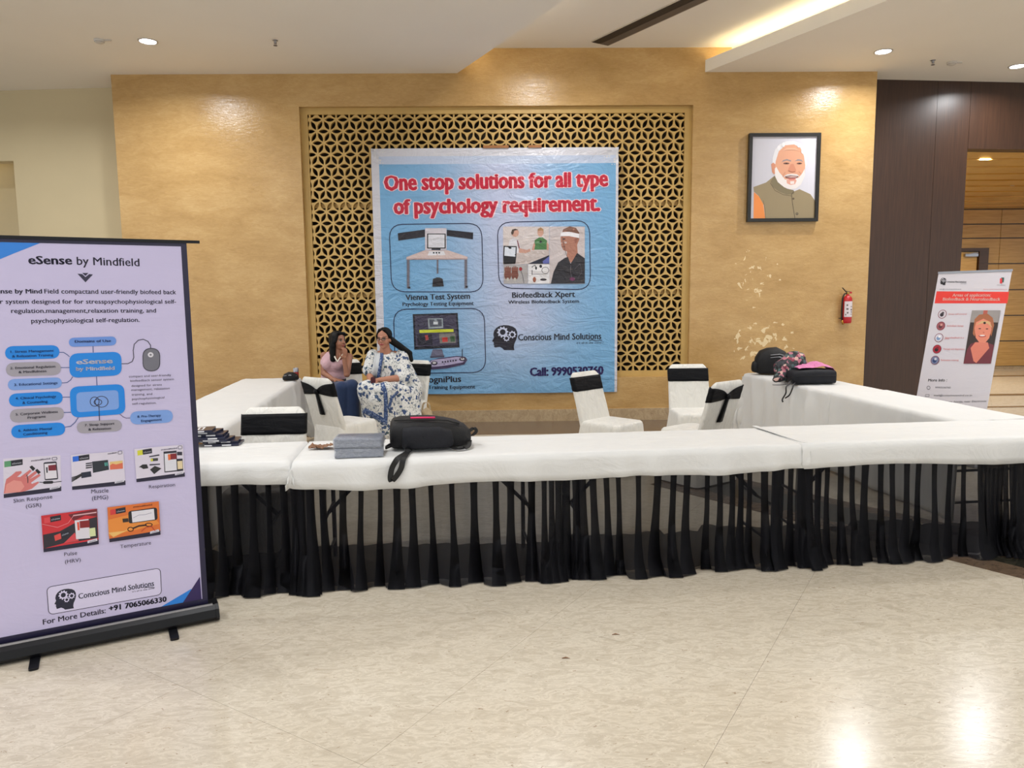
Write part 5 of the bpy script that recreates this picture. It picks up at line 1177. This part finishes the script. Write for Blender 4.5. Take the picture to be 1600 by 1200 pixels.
b.cap(shL, elL, .062, .048); b.cap(elL, wrL, .046, .028); b.cap(shR, elR, .062, .050); b.cap(elR, wrR, .048, .029)
hand(b, wrL, (0.45, -0.6, -0.3), (0.8, 0.3, 0.1), -1, 0.40, 0.95); hand(b, wrR, (-0.9, -0.25, -0.1), (0.1, 0.5, -0.8), 1, 0.42, 0.95)
for q, k_, a_ in ((-1, kL, aL), (1, kR, aR)): b.cap(hip+Vector((q*.1, 0, -.02)), k_, .10, .07); b.cap(k_, a_, .065, .042); b.cap(a_+Vector((0, .01, -.05)), a_+Vector((-.02, -.14, -.062)), .036, .028)
cl2 = hc-wmn.location
fused(to_local(b, wmn), 0.0062, 2, 'body', M['skin'], wmn, head_colour(cl2, hR, 1.0, S2, (158, 70, 72)))
b = MB(); b.ell(chest, (.205, .16, .175)); b.cap(chest, hip, .19, .215); b.ell(hip, (.25, .19, .16)); b.cap(shL+Vector((.02, 0, -.01)), shR+Vector((-.02, 0, -.01)), .065, .068)
b.cap(shL, elL+Vector((0, 0, .05)), .078, .085); b.cap(shR, elR+Vector((.005, 0, .01)), .082, .092)
for q, k_, a_ in ((-1, kL, aL), (1, kR, aR)):
    b.cap(hip+Vector((q*.1, 0, 0)), k_, .145, .10); b.cap(k_, a_+Vector((0, -.02, .10)), .105, .15); b.cap(k_+Vector((0, .05, -.05)), a_+Vector((0, .02, .08)), .11, .16)
b.cap(kL, kR, .09, .09); b.cap(J(624, 616, 8.30), J(628, 655, 8.28), .13, .16); b.cap(J(640, 618, 8.40), J(642, 655, 8.36), .12, .13); b.cap(J(590, 625, 8.12), J(600, 655, 8.2), .13, .15)
b.cap(J(634, 572, 8.54), J(645, 606, 8.50), .07, .11); b.cap(J(645, 606, 8.50), J(640, 645, 8.44), .11, .12); b.cap(hip, J(632, 650, 8.40), .18, .15)
b = to_local(b, wmn); b.v = [(v[0], v[1], max(v[2], 0.035)) for v in b.v]
rnd = random.Random(3); dress = fused(b, 0.010, 4, 'dress', M['floral'], wmn)
for v in dress.data.vertices:       # cloth folds
    if v.co.z < 1.02:
        n_ = v.normal; k_ = 0.010*min(1, max(0, (0.95-v.co.z)/0.4)); f_ = math.sin(v.co.x*34+v.co.y*22+5*nz(v.co.x*3, v.co.y*3, v.co.z*2))
        v.co += n_*k_*f_
bm = bmesh.new(); bm.from_mesh(dress.data); tree = BVHTree.FromBMesh(bm); bm.free()
def on_dress(x, y, off=0.006):
    d = ray(x, y).normalized(); h = tree.ray_cast(CAM-wmn.location, d)
    if h[0] is None: return None
    return h[0]+wmn.location-d*off
def ribbon(name, pts, wid, mat, off=0.006, parent=wmn):
    mb = MB(); rows = []
    P = []
    for (x0, y0), (x1, y1) in zip(pts[:-1], pts[1:]):
        for k in range(5): P.append((x0+(x1-x0)*k/5, y0+(y1-y0)*k/5))
    P.append(pts[-1])
    for i, (x, y) in enumerate(P):
        a, c = P[max(0, i-1)], P[min(len(P)-1, i+1)]; L = math.hypot(c[0]-a[0], c[1]-a[1]) or 1; nx, ny = -(c[1]-a[1])/L, (c[0]-a[0])/L
        row = [on_dress(x+nx*wid*t, y+ny*wid*t, off) for t in (-1, -.5, 0, .5, 1)]
        if all(r is not None for r in row) and max((row[k]-row[k+1]).length for k in range(4)) < 0.12 and (not rows or (row[2]-rows[-1][2]).length < 0.2): rows.append(row)
    if len(rows) > 2:
        mb.rings(rows, False, closed=False); o = to_local(mb, parent).build(name, mat, parent, True); sd = o.modifiers.new('t', 'SOLIDIFY'); sd.thickness = 0.004; sd.offset = 0
ribbon('stole', [(592, 545), (590, 560), (587, 578), (585, 592)], 5.5, M['pale_stole'], 0.012)
ribbon('stole_border', [(597, 546), (596, 560), (593, 578), (591, 590)], 2.4, M['border_print'], 0.020)
ribbon('dress_border', [(597, 598), (602, 612), (603, 630), (603, 648), (602, 664)], 3.0, M['border_print'], 0.008)
ribbon('dress_border', [(566, 640), (578, 646), (590, 652), (600, 658)], 4.0, M['border_print'], 0.008)
ribbon('dress_border', [(607, 640), (612, 622), (622, 612)], 2.0, M['border_print'], 0.008)
b = MB()
b.ell(H((0, .030, .052)), (.086, .092, .086), hR); b.ell(H((0, .09, .0)), (.060, .05, .060), hR)
for q in (-1, 1): b.cap(H((q*.030, -.045, .108)), H((q*.074, -.012, .035)), .018, .020); b.cap(H((q*.074, -.008, .035)), H((q*.068, .04, -.03)), .020, .024)
b.cap(H((.06, .07, -.02)), J(640, 552, 8.52), .045, .034); b.cap(J(640, 552, 8.52), J(643, 563, 8.50), .032, .022)
fused(to_local(b, wmn), 0.006, 2, 'hair', M['hair'], wmn)
b = MB()
for q in (-1, 1):
    b.tube([H((q*.031+.022*math.cos(k*PI/9), -.098, .004+.017*math.sin(k*PI/9))) for k in range(19)], .0022, 6); b.tube([H((q*.052, -.096, .010)), H((q*.078, -.01, .012))], .002, 6)
b.tube([H((-.010, -.100, .006)), H((.010, -.100, .006))], .002, 6); to_local(b, wmn).build('glasses', M['black_metal'], wmn, True)
b = MB(); R_ = Matrix.Rotation(0.3, 3, 'Z'); pc_ = (wrL+wrR)/2+Vector((0.0, -.085, .0))
b.rings([[pc_+R_ @ Vector((p.x, z, p.y)) for p in rrect(0, 0, .026, .05, .012, 5)] for z in (-.005, .005)])
M['maroon'] = plain('maroon phone case', (74, 22, 34), 0.35); o = b.build('phone', M['maroon']); tag(o, 'small dark maroon phone held in the hands of the woman in the floral dress', 'phone')
for a in (aL, aR):
    b = MB(); b.cap(a+Vector((0, .02, -.082)), a+Vector((-.02, -.15, -.085)), .040, .036); b.v = [(v[0], v[1], min(max(0.002, v[2]), 0.03)) for v in b.v]; to_local(b, wmn).build('sandal', M['dark_wood'], wmn, True)

# ================================================================= THINGS ON THE TABLES
def blob(fr, sec, n=28, e=2.6):       # body from sections: fr list of (x, halfwidth y, z0, z1, yc)
    rs = []
    for x, hy, z0, z1, yc in sec:
        cz, hz = (z0+z1)/2, (z1-z0)/2
        rs.append([Vector((x, yc+hy*math.copysign(abs(math.cos(2*PI*k/n))**(2/e), math.cos(2*PI*k/n)), cz+hz*math.copysign(abs(math.sin(2*PI*k/n))**(2/e), math.sin(2*PI*k/n)))) for k in range(n)])
    return rs
bp = thing('backpack', 'large black backpack with a pink-lined zip lying on the long front cloth', 'backpack', atz(672, 697, 0.757), TA+0.03)
bp.scale = (.88, .88, .84); yT = -((bp.location-TO).dot(TV)+0.035)/.88
b = MB(); b.rings(blob(0, [(-.275, .05, .04, .14, 0), (-.268, .12, .012, .185, 0), (-.25, .15, .003, .212, 0), (-.20, .165, 0, .222, 0), (-.10, .17, 0, .226, 0), (.0, .168, 0, .222, 0), (.10, .16, 0, .208, 0), (.18, .145, 0, .185, 0), (.24, .12, .004, .155, 0), (.275, .08, .015, .12, 0), (.285, .03, .04, .09, 0)]))
b.v = [tuple(Vector(v)+Vector((0, 0, .006*nz(v[0]*9, v[1]*9, v[2]*12) if v[2] > .03 else 0))) for v in b.v]; b.build('main_body', M['nylon'], bp, True)
b = MB(); b.rings(blob(0, [(-.19, .02, .03, .12, -.15), (-.18, .05, .02, .17, -.15), (-.10, .06, .015, .18, -.15), (.06, .06, .015, .17, -.15), (.14, .05, .02, .145, -.14), (.155, .02, .04, .10, -.14)])); b.build('front_pocket', M['nylon_soft'], bp, True)
b = MB(); b.tube([(-.24, -.10, .216), (-.15, -.125, .222), (.0, -.125, .218), (.12, -.11, .205), (.20, -.08, .175)], .0055, 8); b.build('zip', M['strap'], bp, True)
b = MB(); b.tube([(-.13, -.085, .2265), (-.06, -.095, .2275), (.0, -.088, .2245), (.035, -.075, .222)], .0075, 8, flat=1.0); b.build('pink_zip_lining', M['pink'], bp, True)
def strap(pts, w_, th, name, parent, mat='strap'):
    P = [Vector(p) for p in pts]; Q = []
    for i in range(len(P)-1):
        p0_, p1_, p2_, p3_ = P[max(i-1, 0)], P[i], P[i+1], P[min(i+2, len(P)-1)]
        for k in range(6):
            t = k/6; Q.append(0.5*((2*p1_)+(p2_-p0_)*t+(2*p0_-5*p1_+4*p2_-p3_)*t*t+(3*p1_-p0_-3*p2_+p3_)*t**3))
    Q.append(P[-1]); mb = MB(); rs = []
    for i, p in enumerate(Q):
        t = (Q[min(i+1, len(Q)-1)]-Q[max(i-1, 0)]).normalized(); sd_ = Vector((1, 0.2, 0)) if abs(t.x) < .9 else Vector((0, 1, 0)); sd_ = (sd_-t*sd_.dot(t)).normalized(); n_ = t.cross(sd_)
        rs.append([p-sd_*w_-n_*th, p+sd_*w_-n_*th, p+sd_*w_+n_*th, p-sd_*w_+n_*th])
    mb.rings(rs); return mb.build(name, M[mat], parent, 40)
strap([(-.15, -.15, .05), (-.155, -.22, .012), (-.17, yT+.05, .006), (-.185, yT+.003, -.012), (-.20, yT-.008, -.07), (-.235, yT-.012, -.125), (-.262, yT-.014, -.148), (-.268, yT-.014, -.120), (-.255, yT-.012, -.06), (-.225, yT-.004, -.008), (-.20, yT+.05, .007), (-.14, -.18, .012)], .018, .002, 'shoulder_strap', bp)
strap([(.12, -.14, .03), (.18, -.19, .012), (.25, -.16, .02), (.27, -.08, .05)], .016, .003, 'side_strap', bp)
strap([(.262, -.03, .10), (.305, -.02, .125), (.325, 0, .10), (.305, .02, .07), (.268, .03, .06)], .012, .003, 'top_handle', bp)
b = MB(); b.tube([(-.262, -.09, .03), (-.30, -.11, .02), (-.30, -.06, .02), (-.262, -.04, .04)], .009, 8); b.build('buckle_loop', M['strap'], bp, True)

# two plastic-wrapped packets of booklets
def mat_wrap():
    m, nt, b = new_mat('clear wrap'); b.inputs['Base Color'].default_value = (.75, .8, .9, 1); b.inputs['Roughness'].default_value = 0.12
    tr = nd(nt, 'ShaderNodeBsdfTransparent'); mx = nd(nt, 'ShaderNodeMixShader'); n = ntex(nt, coords(nt, False, (20, 20, 40)), 2, 4, .6, 1.0)
    rr = nd(nt, 'ShaderNodeMapRange'); rr.inputs[3].default_value = 0.15; rr.inputs[4].default_value = 0.6; nt.links.new(n, rr.inputs[0]); nt.links.new(rr.outputs[0], mx.inputs[0])
    nt.links.new(tr.outputs[0], mx.inputs[1]); nt.links.new(b.outputs[0], mx.inputs[2]); nt.links.new(mx.outputs[0], nt.nodes['Material Output'].inputs[0]); bump(nt, b, n, 0.8, 0.02); return m
M['wrap'] = mat_wrap(); M['slate'] = plain('slate booklet paper', (104, 112, 134), 0.5, var=0.15, nscale=40); M['slate2'] = plain('dark booklet cover', (66, 74, 100), 0.4, var=0.3, nscale=30)
sp = atz(560, 715, 0.757)
for k in range(2):
    t = thing('wrapped_packet', ('lower' if k == 0 else 'upper')+' plastic-wrapped packet of grey-blue booklets on the front table', 'packet', sp+TV*0.10+Vector((0, 0, k*0.054)), TA+(0.04, -0.05)[k], 'wrapped packets of booklets')
    rn_ = random.Random(k+4)
    for i in range(7):
        b = MB(); dx, dy = rn_.uniform(-.004, .004), rn_.uniform(-.004, .004); b.rings([[p+Vector((0, 0, z)) for p in rrect(dx, dy, .132, .094, .006, 3)] for z in (.002+i*.0068, .0082+i*.0068)]); b.build('booklet', M['slate2'] if i in (0, 6, 3) else M['slate'], t)
    b = MB(); b.rings([[p+Vector((.004*nz(p.x*30, z*60, k), .004*nz(p.y*30, z*60, k+3), z)) for p in rrect(0, 0, .139, .101, .018, 6)] for z in (.0005, .010, .027, .043, .0515)]); b.build('wrapper', M['wrap'], t, True)
# brochures in a slipping pile
M['navy_card'] = plain('navy glossy card', (30, 34, 58), 0.25, var=0.2, nscale=12); M['white_card'] = plain('white card', (222, 222, 226), 0.4)
bp0 = atz(330, 699, 0.757); order = ['bottom', 'second from the bottom', 'third', 'fourth', 'fifth', 'second from the top', 'top']
for i in range(7):
    off = Vector((0.085-0.027*i+0.008*math.sin(i*2), 0.02*math.sin(i*1.7), 0)); t = thing('brochure', 'dark folded brochure with white panels, '+order[i]+' in the slipped pile', 'brochure', bp0+off+Vector((-.04, 0.10, i*.0148)), TA+0.12*math.sin(i*2.3), 'brochures in the pile beside the banner stand')
    b = MB(); b.rings([[p+Vector((0, 0, z)) for p in rrect(0, 0, .105, .075, .004, 2)] for z in (.0004, .0138)]); b.build('cover', M['navy_card'], t)
    b = MB(); b.box(-.10+.03*(i % 3), -.055+.03*(i % 3), -.0765, -.0752, .0028, .0112); b.build('white_label', M['white_card'], t)
    b = MB(); b.box(.005, .06, -.0765, -.0752, .0028, .0112); b.build('white_label', M['white_card'], t)
    if i == 6:
        b = MB(); b.box(-.09, .05, -.05, .05, .0139, .0146); b.build('white_panel', M['white_card'], t)
        for k in range(5): b = MB(); b.box(-.08+.026*k, -.064+.026*k, -.04, .03, .0146, .0150); b.build('dark_stripe', M['navy_card'], t)
# crumpled brown leaf-like paper
M['leaf'] = plain('crumpled brown paper', (132, 92, 62), 0.5, var=0.35, nscale=40, bmp=0.4, bscale=80)
lf0 = atz(507, 700, 0.757); t = None; b = MB(); N_ = 18
for i in range(N_+1):
    for j in range(N_+1):
        x, y = -.085+.17*i/N_, -.05+.10*j/N_; r = 1-0.25*nz(x*20, y*20, 1); z = .004+.030*abs(nz(x*17, y*17, 5))+.022*abs(nz(x*40, y*40, 9))+.02*max(0, x/.085)**2
        b.v.append((x*r, y*r, z))
for i in range(N_):
    for j in range(N_): b.face((i*(N_+1)+j, (i+1)*(N_+1)+j, (i+1)*(N_+1)+j+1, i*(N_+1)+j+1))
o = b.build('crumpled_paper', M['leaf']); o.location = lf0; sd = o.modifiers.new('t', 'SOLIDIFY'); sd.thickness = 0.0015; tag(o, 'small crumpled brown paper left of the wrapped packets', 'paper')
# black pouch and drink can at the far end of the left tables
pb = atz(454, 594, 0.757)
t = thing('pouch', 'small black pouch at the far end of the left side table', 'pouch', pb, 0.2)
b = MB(); b.rings(blob(0, [(-.085, .02, .01, .04, 0), (-.07, .06, .0, .07, 0), (-.02, .075, .0, .095, 0), (.03, .075, .0, .09, 0), (.075, .055, .0, .065, 0), (.09, .02, .01, .035, 0)])); b.v = [(v[0], v[1], v[2]*(1+.1*nz(v[0]*30, v[1]*30))) for v in b.v]; b.build('pouch_body', M['nylon'], t, True)
b = MB(); b.tube([(-.07, -.055, .055), (0, -.075, .065), (.07, -.05, .05)], .004, 6); b.build('zip', M['silver'], t, True)
t = thing('drink_can', 'small red and white drink can behind the black pouch', 'can', pb+Vector((.01, .20, 0)))
M['can_red'] = plain('can print', (176, 60, 58), 0.3, 0.4)
b = MB(); b.lathe([(.026, 0), (.031, .008), (.031, .075)], n=24); b.build('can_body', M['can_red'], t, 40)
b = MB(); b.lathe([(.0312, .075), (.0312, .112), (.027, .122), (.026, .119), (.001, .118)], n=24); b.build('can_top', M['silver'], t, 40)
# bags on the right side tables
rz_ = math.atan2(RV.y, RV.x)
hb = thing('shoulder_bag', 'bulging black shoulder bag at the far end of the right side table', 'bag', atz(1212, 586, 0.757)+Vector((0, .12, 0)), -0.15)
b = MB(); b.rings(blob(0, [(-.20, .03, .05, .13, 0), (-.185, .08, .02, .20, 0), (-.14, .12, 0, .27, 0), (-.06, .14, 0, .305, 0), (.04, .145, 0, .31, 0), (.13, .13, 0, .27, 0), (.19, .10, 0, .20, 0), (.225, .05, .02, .12, 0)])); b.v = [(v[0], v[1], v[2]+.010*nz(v[0]*16, v[1]*16, v[2]*16)*(v[2] > .02)) for v in b.v]; b.build('bag_body', M['nylon'], hb, True)
b = MB(); b.rings(blob(0, [(-.235, .02, .05, .10, -.03), (-.225, .05, .03, .14, -.03), (-.195, .06, .02, .16, -.03), (-.17, .05, .03, .14, -.03)])); b.build('end_pocket', M['nylon'], hb, True)
for z_ in (.20, .23): b = MB(); b.tube([(-.05, -.142, z_), (.05, -.146, z_+.01), (.15, -.12, z_-.02)], .004, 6); b.build('zip', M['silver'], hb, True)
lb = thing('laptop_bag', 'flat black laptop bag under the pink cloth on the right side table', 'bag', atz(1274, 600, 0.757)+Vector((0, .12, 0)), 0.02)
b = MB(); b.rings(blob(0, [(-.235, .09, .01, .10, 0), (-.225, .13, 0, .125, 0), (-.15, .15, 0, .14, 0), (0, .155, 0, .148, 0), (.15, .15, 0, .145, 0), (.21, .13, 0, .135, 0), (.225, .09, .01, .11, 0)], e=5)); b.build('bag_body', M['nylon_soft'], lb, True)
b = MB(); b.tube([(-.21, -.152, .085), (0, -.162, .09), (.2, -.152, .088)], .003, 6); b.build('zip', M['strap'], lb, True)
strap([(-.22, -.08, .05), (-.29, -.15, .02), (-.36, -.19, .008), (-.43, -.20, .006), (-.47, -.18, .006)], .008, .002, 'strap_end', lb)
strap([(-.22, -.10, .03), (-.30, -.19, .01), (-.355, -.245, -.01), (-.365, -.262, -.07), (-.40, -.268, -.13), (-.395, -.27, -.16)], .007, .002, 'strap_end', lb)
strap([(-.21, -.12, .02), (-.27, -.22, .01), (-.30, -.258, -.03), (-.33, -.266, -.09), (-.375, -.27, -.12)], .007, .002, 'strap_end', lb)
def mat_scarf():
    m, nt, b = new_mat('flowered fabric'); co = coords(nt); v = nd(nt, 'ShaderNodeTexVoronoi'); v.inputs['Scale'].default_value = 30; nt.links.new(co, v.inputs['Vector'])
    sx = nd(nt, 'ShaderNodeSeparateColor'); nt.links.new(v.outputs['Color'], sx.inputs[0])
    c = ramp(nt, sx.outputs[0], [(0, (30, 34, 38)), (.3, (74, 96, 96)), (.5, (52, 54, 60)), (.66, (176, 110, 126)), (.82, (206, 170, 160)), (.92, (130, 54, 74))], 'CONSTANT'); nt.links.new(c, b.inputs['Base Color']); b.inputs['Roughness'].default_value = .7
    bump(nt, b, ntex(nt, co, 22, 4), .5, .02); return m
M['scarf'] = mat_scarf()
fb = thing('fabric_bag', 'slouching flowered fabric bag in grey-green and pink between the two black bags', 'bag', atz(1243, 598, 0.757)+Vector((0, .15, 0)), 0.0)
b = MB(); b.cap((-.04, .0, .13), (.05, .02, .19), .13, .13); b.cap((-.05, -.03, .1), (-.16, -.11, .05), .10, .05); b.cap((-.16, -.11, .05), (-.20, -.13, .03), .05, .03); b.cap((.08, .02, .14), (.13, .03, .06), .09, .06); b.ell((.02, 0, .24), (.10, .07, .07)); b.cap((0, 0, .08), (-.08, -.02, .08), .08, .08)
b.v = [(v[0], v[1], max(v[2], .001)) for v in b.v]; o = fused(b, .010, 2, 'bag_body', M['scarf'], fb)
for v in o.data.vertices: v.co += v.normal*.014*nz(v.co.x*22, v.co.y*22, v.co.z*16)*(1 if v.co.z > .02 else 0)
for x_ in (.03, .07): strap([(x_, -.10, .20), (x_+.01, -.155, .13), (x_-.01, -.15, .05), (x_-.04, -.14, .02)], .006, .002, 'handle', fb)
M['pink_cloth'] = mat_cloth('pink cloth', (214, 120, 172), 0.8, 0.7, fold=(20, 20, 12))
pk = thing('pink_cloth', 'crumpled pink cloth lying on the black laptop bag', 'cloth', lb.location+Vector((.03, .02, .142)), 0.0)
b = MB(); N_ = 26
for i in range(N_+1):
    for j in range(N_+1):
        x, y = -.19+.38*i/N_, -.11+.22*j/N_; e_ = max(0, 1-(x/.2)**2)*max(0, 1-(y/.13)**2); z = .008+.055*e_**.6*(.8+.9*nz(x*8, y*8, 3))+.012*abs(nz(x*30, y*22, 2))
        if x > .17: z -= (x-.17)*3.0
        b.v.append((x, y, z))
for i in range(N_):
    for j in range(N_): b.face((i*(N_+1)+j, (i+1)*(N_+1)+j, (i+1)*(N_+1)+j+1, i*(N_+1)+j+1))
o = b.build('folded_cloth', M['pink_cloth'], pk, True); sd = o.modifiers.new('t', 'SOLIDIFY'); sd.thickness = 0.002
# beige crocheted bag by the floral-dress chair
M['crochet'] = plain('beige crochet', (178, 158, 128), 0.85, var=0.25, nscale=30, bmp=0.8, bscale=70)
cb = thing('crochet_bag', 'beige crocheted bag standing beside the chair of the woman in the floral dress', 'bag', (-0.80, 8.42, 0))
b = MB(); b.cap((0, 0, .12), (-.03, 0, .34), .13, .07); b.cap((.08, 0, .08), (.02, 0, .22), .08, .06); b.v = [(v[0], v[1]*.7, max(.001, v[2])) for v in b.v]; o = fused(b, .012, 2, 'bag_body', M['crochet'], cb)
for v in o.data.vertices: v.co += v.normal*.016*nz(v.co.x*26, v.co.y*26, v.co.z*20)*(1 if v.co.z > .02 else 0)
strap([(-.08, 0, .36), (-.06, 0, .46), (.0, 0, .46), (.02, 0, .34)], .010, .003, 'handle', cb, 'crochet')

# ---------------------------------------------------------------- wall extinguisher
ex = aty(1323, 505, 9.76)
fe = thing('fire_extinguisher', 'small red fire extinguisher with a white label on the gold wall', 'fire extinguisher', (ex.x, WY-.075, ex.z))
b = MB(); b.lathe([(.05, 0), (.058, .01), (.06, .03), (.06, .30), (.055, .335), (.035, .36), (.018, .37), (.018, .39)], n=28); b.build('cylinder', M['red_metal'], fe, 40)
M['label'] = plain('printed label', (216, 206, 212), 0.4)
b = MB(); rr_ = .0612
for z0_, z1_ in ((.085, .29),):
    rows = [[Vector((rr_*math.cos(a), rr_*math.sin(a), z)) for a in [math.radians(-150+k*8) for k in range(18)]] for z in (z0_, z1_)]; b.rings(rows, False, closed=False)
lab = b.build('label', M['label'], fe, True)
b = MB(); n_ = 0
for z_, a_, w_ in ((.24, -115, 9), (.19, -112, 12), (.14, -108, 9), (.115, -130, 6), (.22, -60, 16), (.18, -60, 12), (.15, -58, 8), (.12, -60, 14)):
    rows = [[Vector((.0618*math.cos(math.radians(a)), .0618*math.sin(math.radians(a)), z_+dz)) for a in (a_-w_, a_, a_+w_)] for dz in (-.010 if w_ < 13 else -.004, .010 if w_ < 13 else .004)]; b.rings(rows, False, closed=False)
o = b.build('label_marks', M['grille'], fe); o['kind'] = 'stuff'
b = MB(); b.box(-.014, .014, -.014, .014, .385, .41); b.build('valve', M['brass'], fe)
b = MB(); b.bar((.035, -.01, .415), (-.03, -.01, .425), .022, .006); b.build('lever', M['black_metal'], fe)
b = MB(); b.bar((-.01, 0, .40), (-.075, 0, .47), .018, .008); b.build('carry_handle', M['black_metal'], fe)
b = MB(); b.lathe([(.001, -.006), (.014, -.006), (.014, .006), (.001, .006)], n=16); b.v = [(v[0]+.03, v[2]-.02, v[1]+.405) for v in b.v]; b.build('gauge', M['red_metal'], fe)
b = MB(); b.tube([(-.012, 0, .395), (-.05, -.01, .39), (-.072, -.01, .33), (-.076, -.01, .2), (-.073, -.01, .08), (-.066, -.01, .03)], .009, 8); b.build('hose', M['strap'], fe, True)
b = MB(); b.tube([(-.066, -.01, .04), (-.05, -.01, -.015)], [.010, .014], 10); b.build('nozzle', M['brass'], fe, True)
b = MB(); b.box(-.11, -.055, .0, .008, .062, .072); b.box(-.02, .02, .055, .0745, .05, .34); b.build('wall_bracket', M['black_metal'], fe)
# two dark scraps on the floor
for (x_, y_, lab_) in ((884, 1029, 'tiny dark scrap on the cream floor in front of the tables, nearer one'), (962, 992, 'tiny dark scrap on the cream floor in front of the tables, farther one')):
    b = MB(); b.tube([(-.018, 0, .002), (0, .004, .004), (.02, -.002, .002)], [.002, .005, .001], 6, flat=.4); o = b.build('floor_scrap', M['leaf']); o.location = atz(x_, y_, 0); tag(o, lab_, 'scrap')
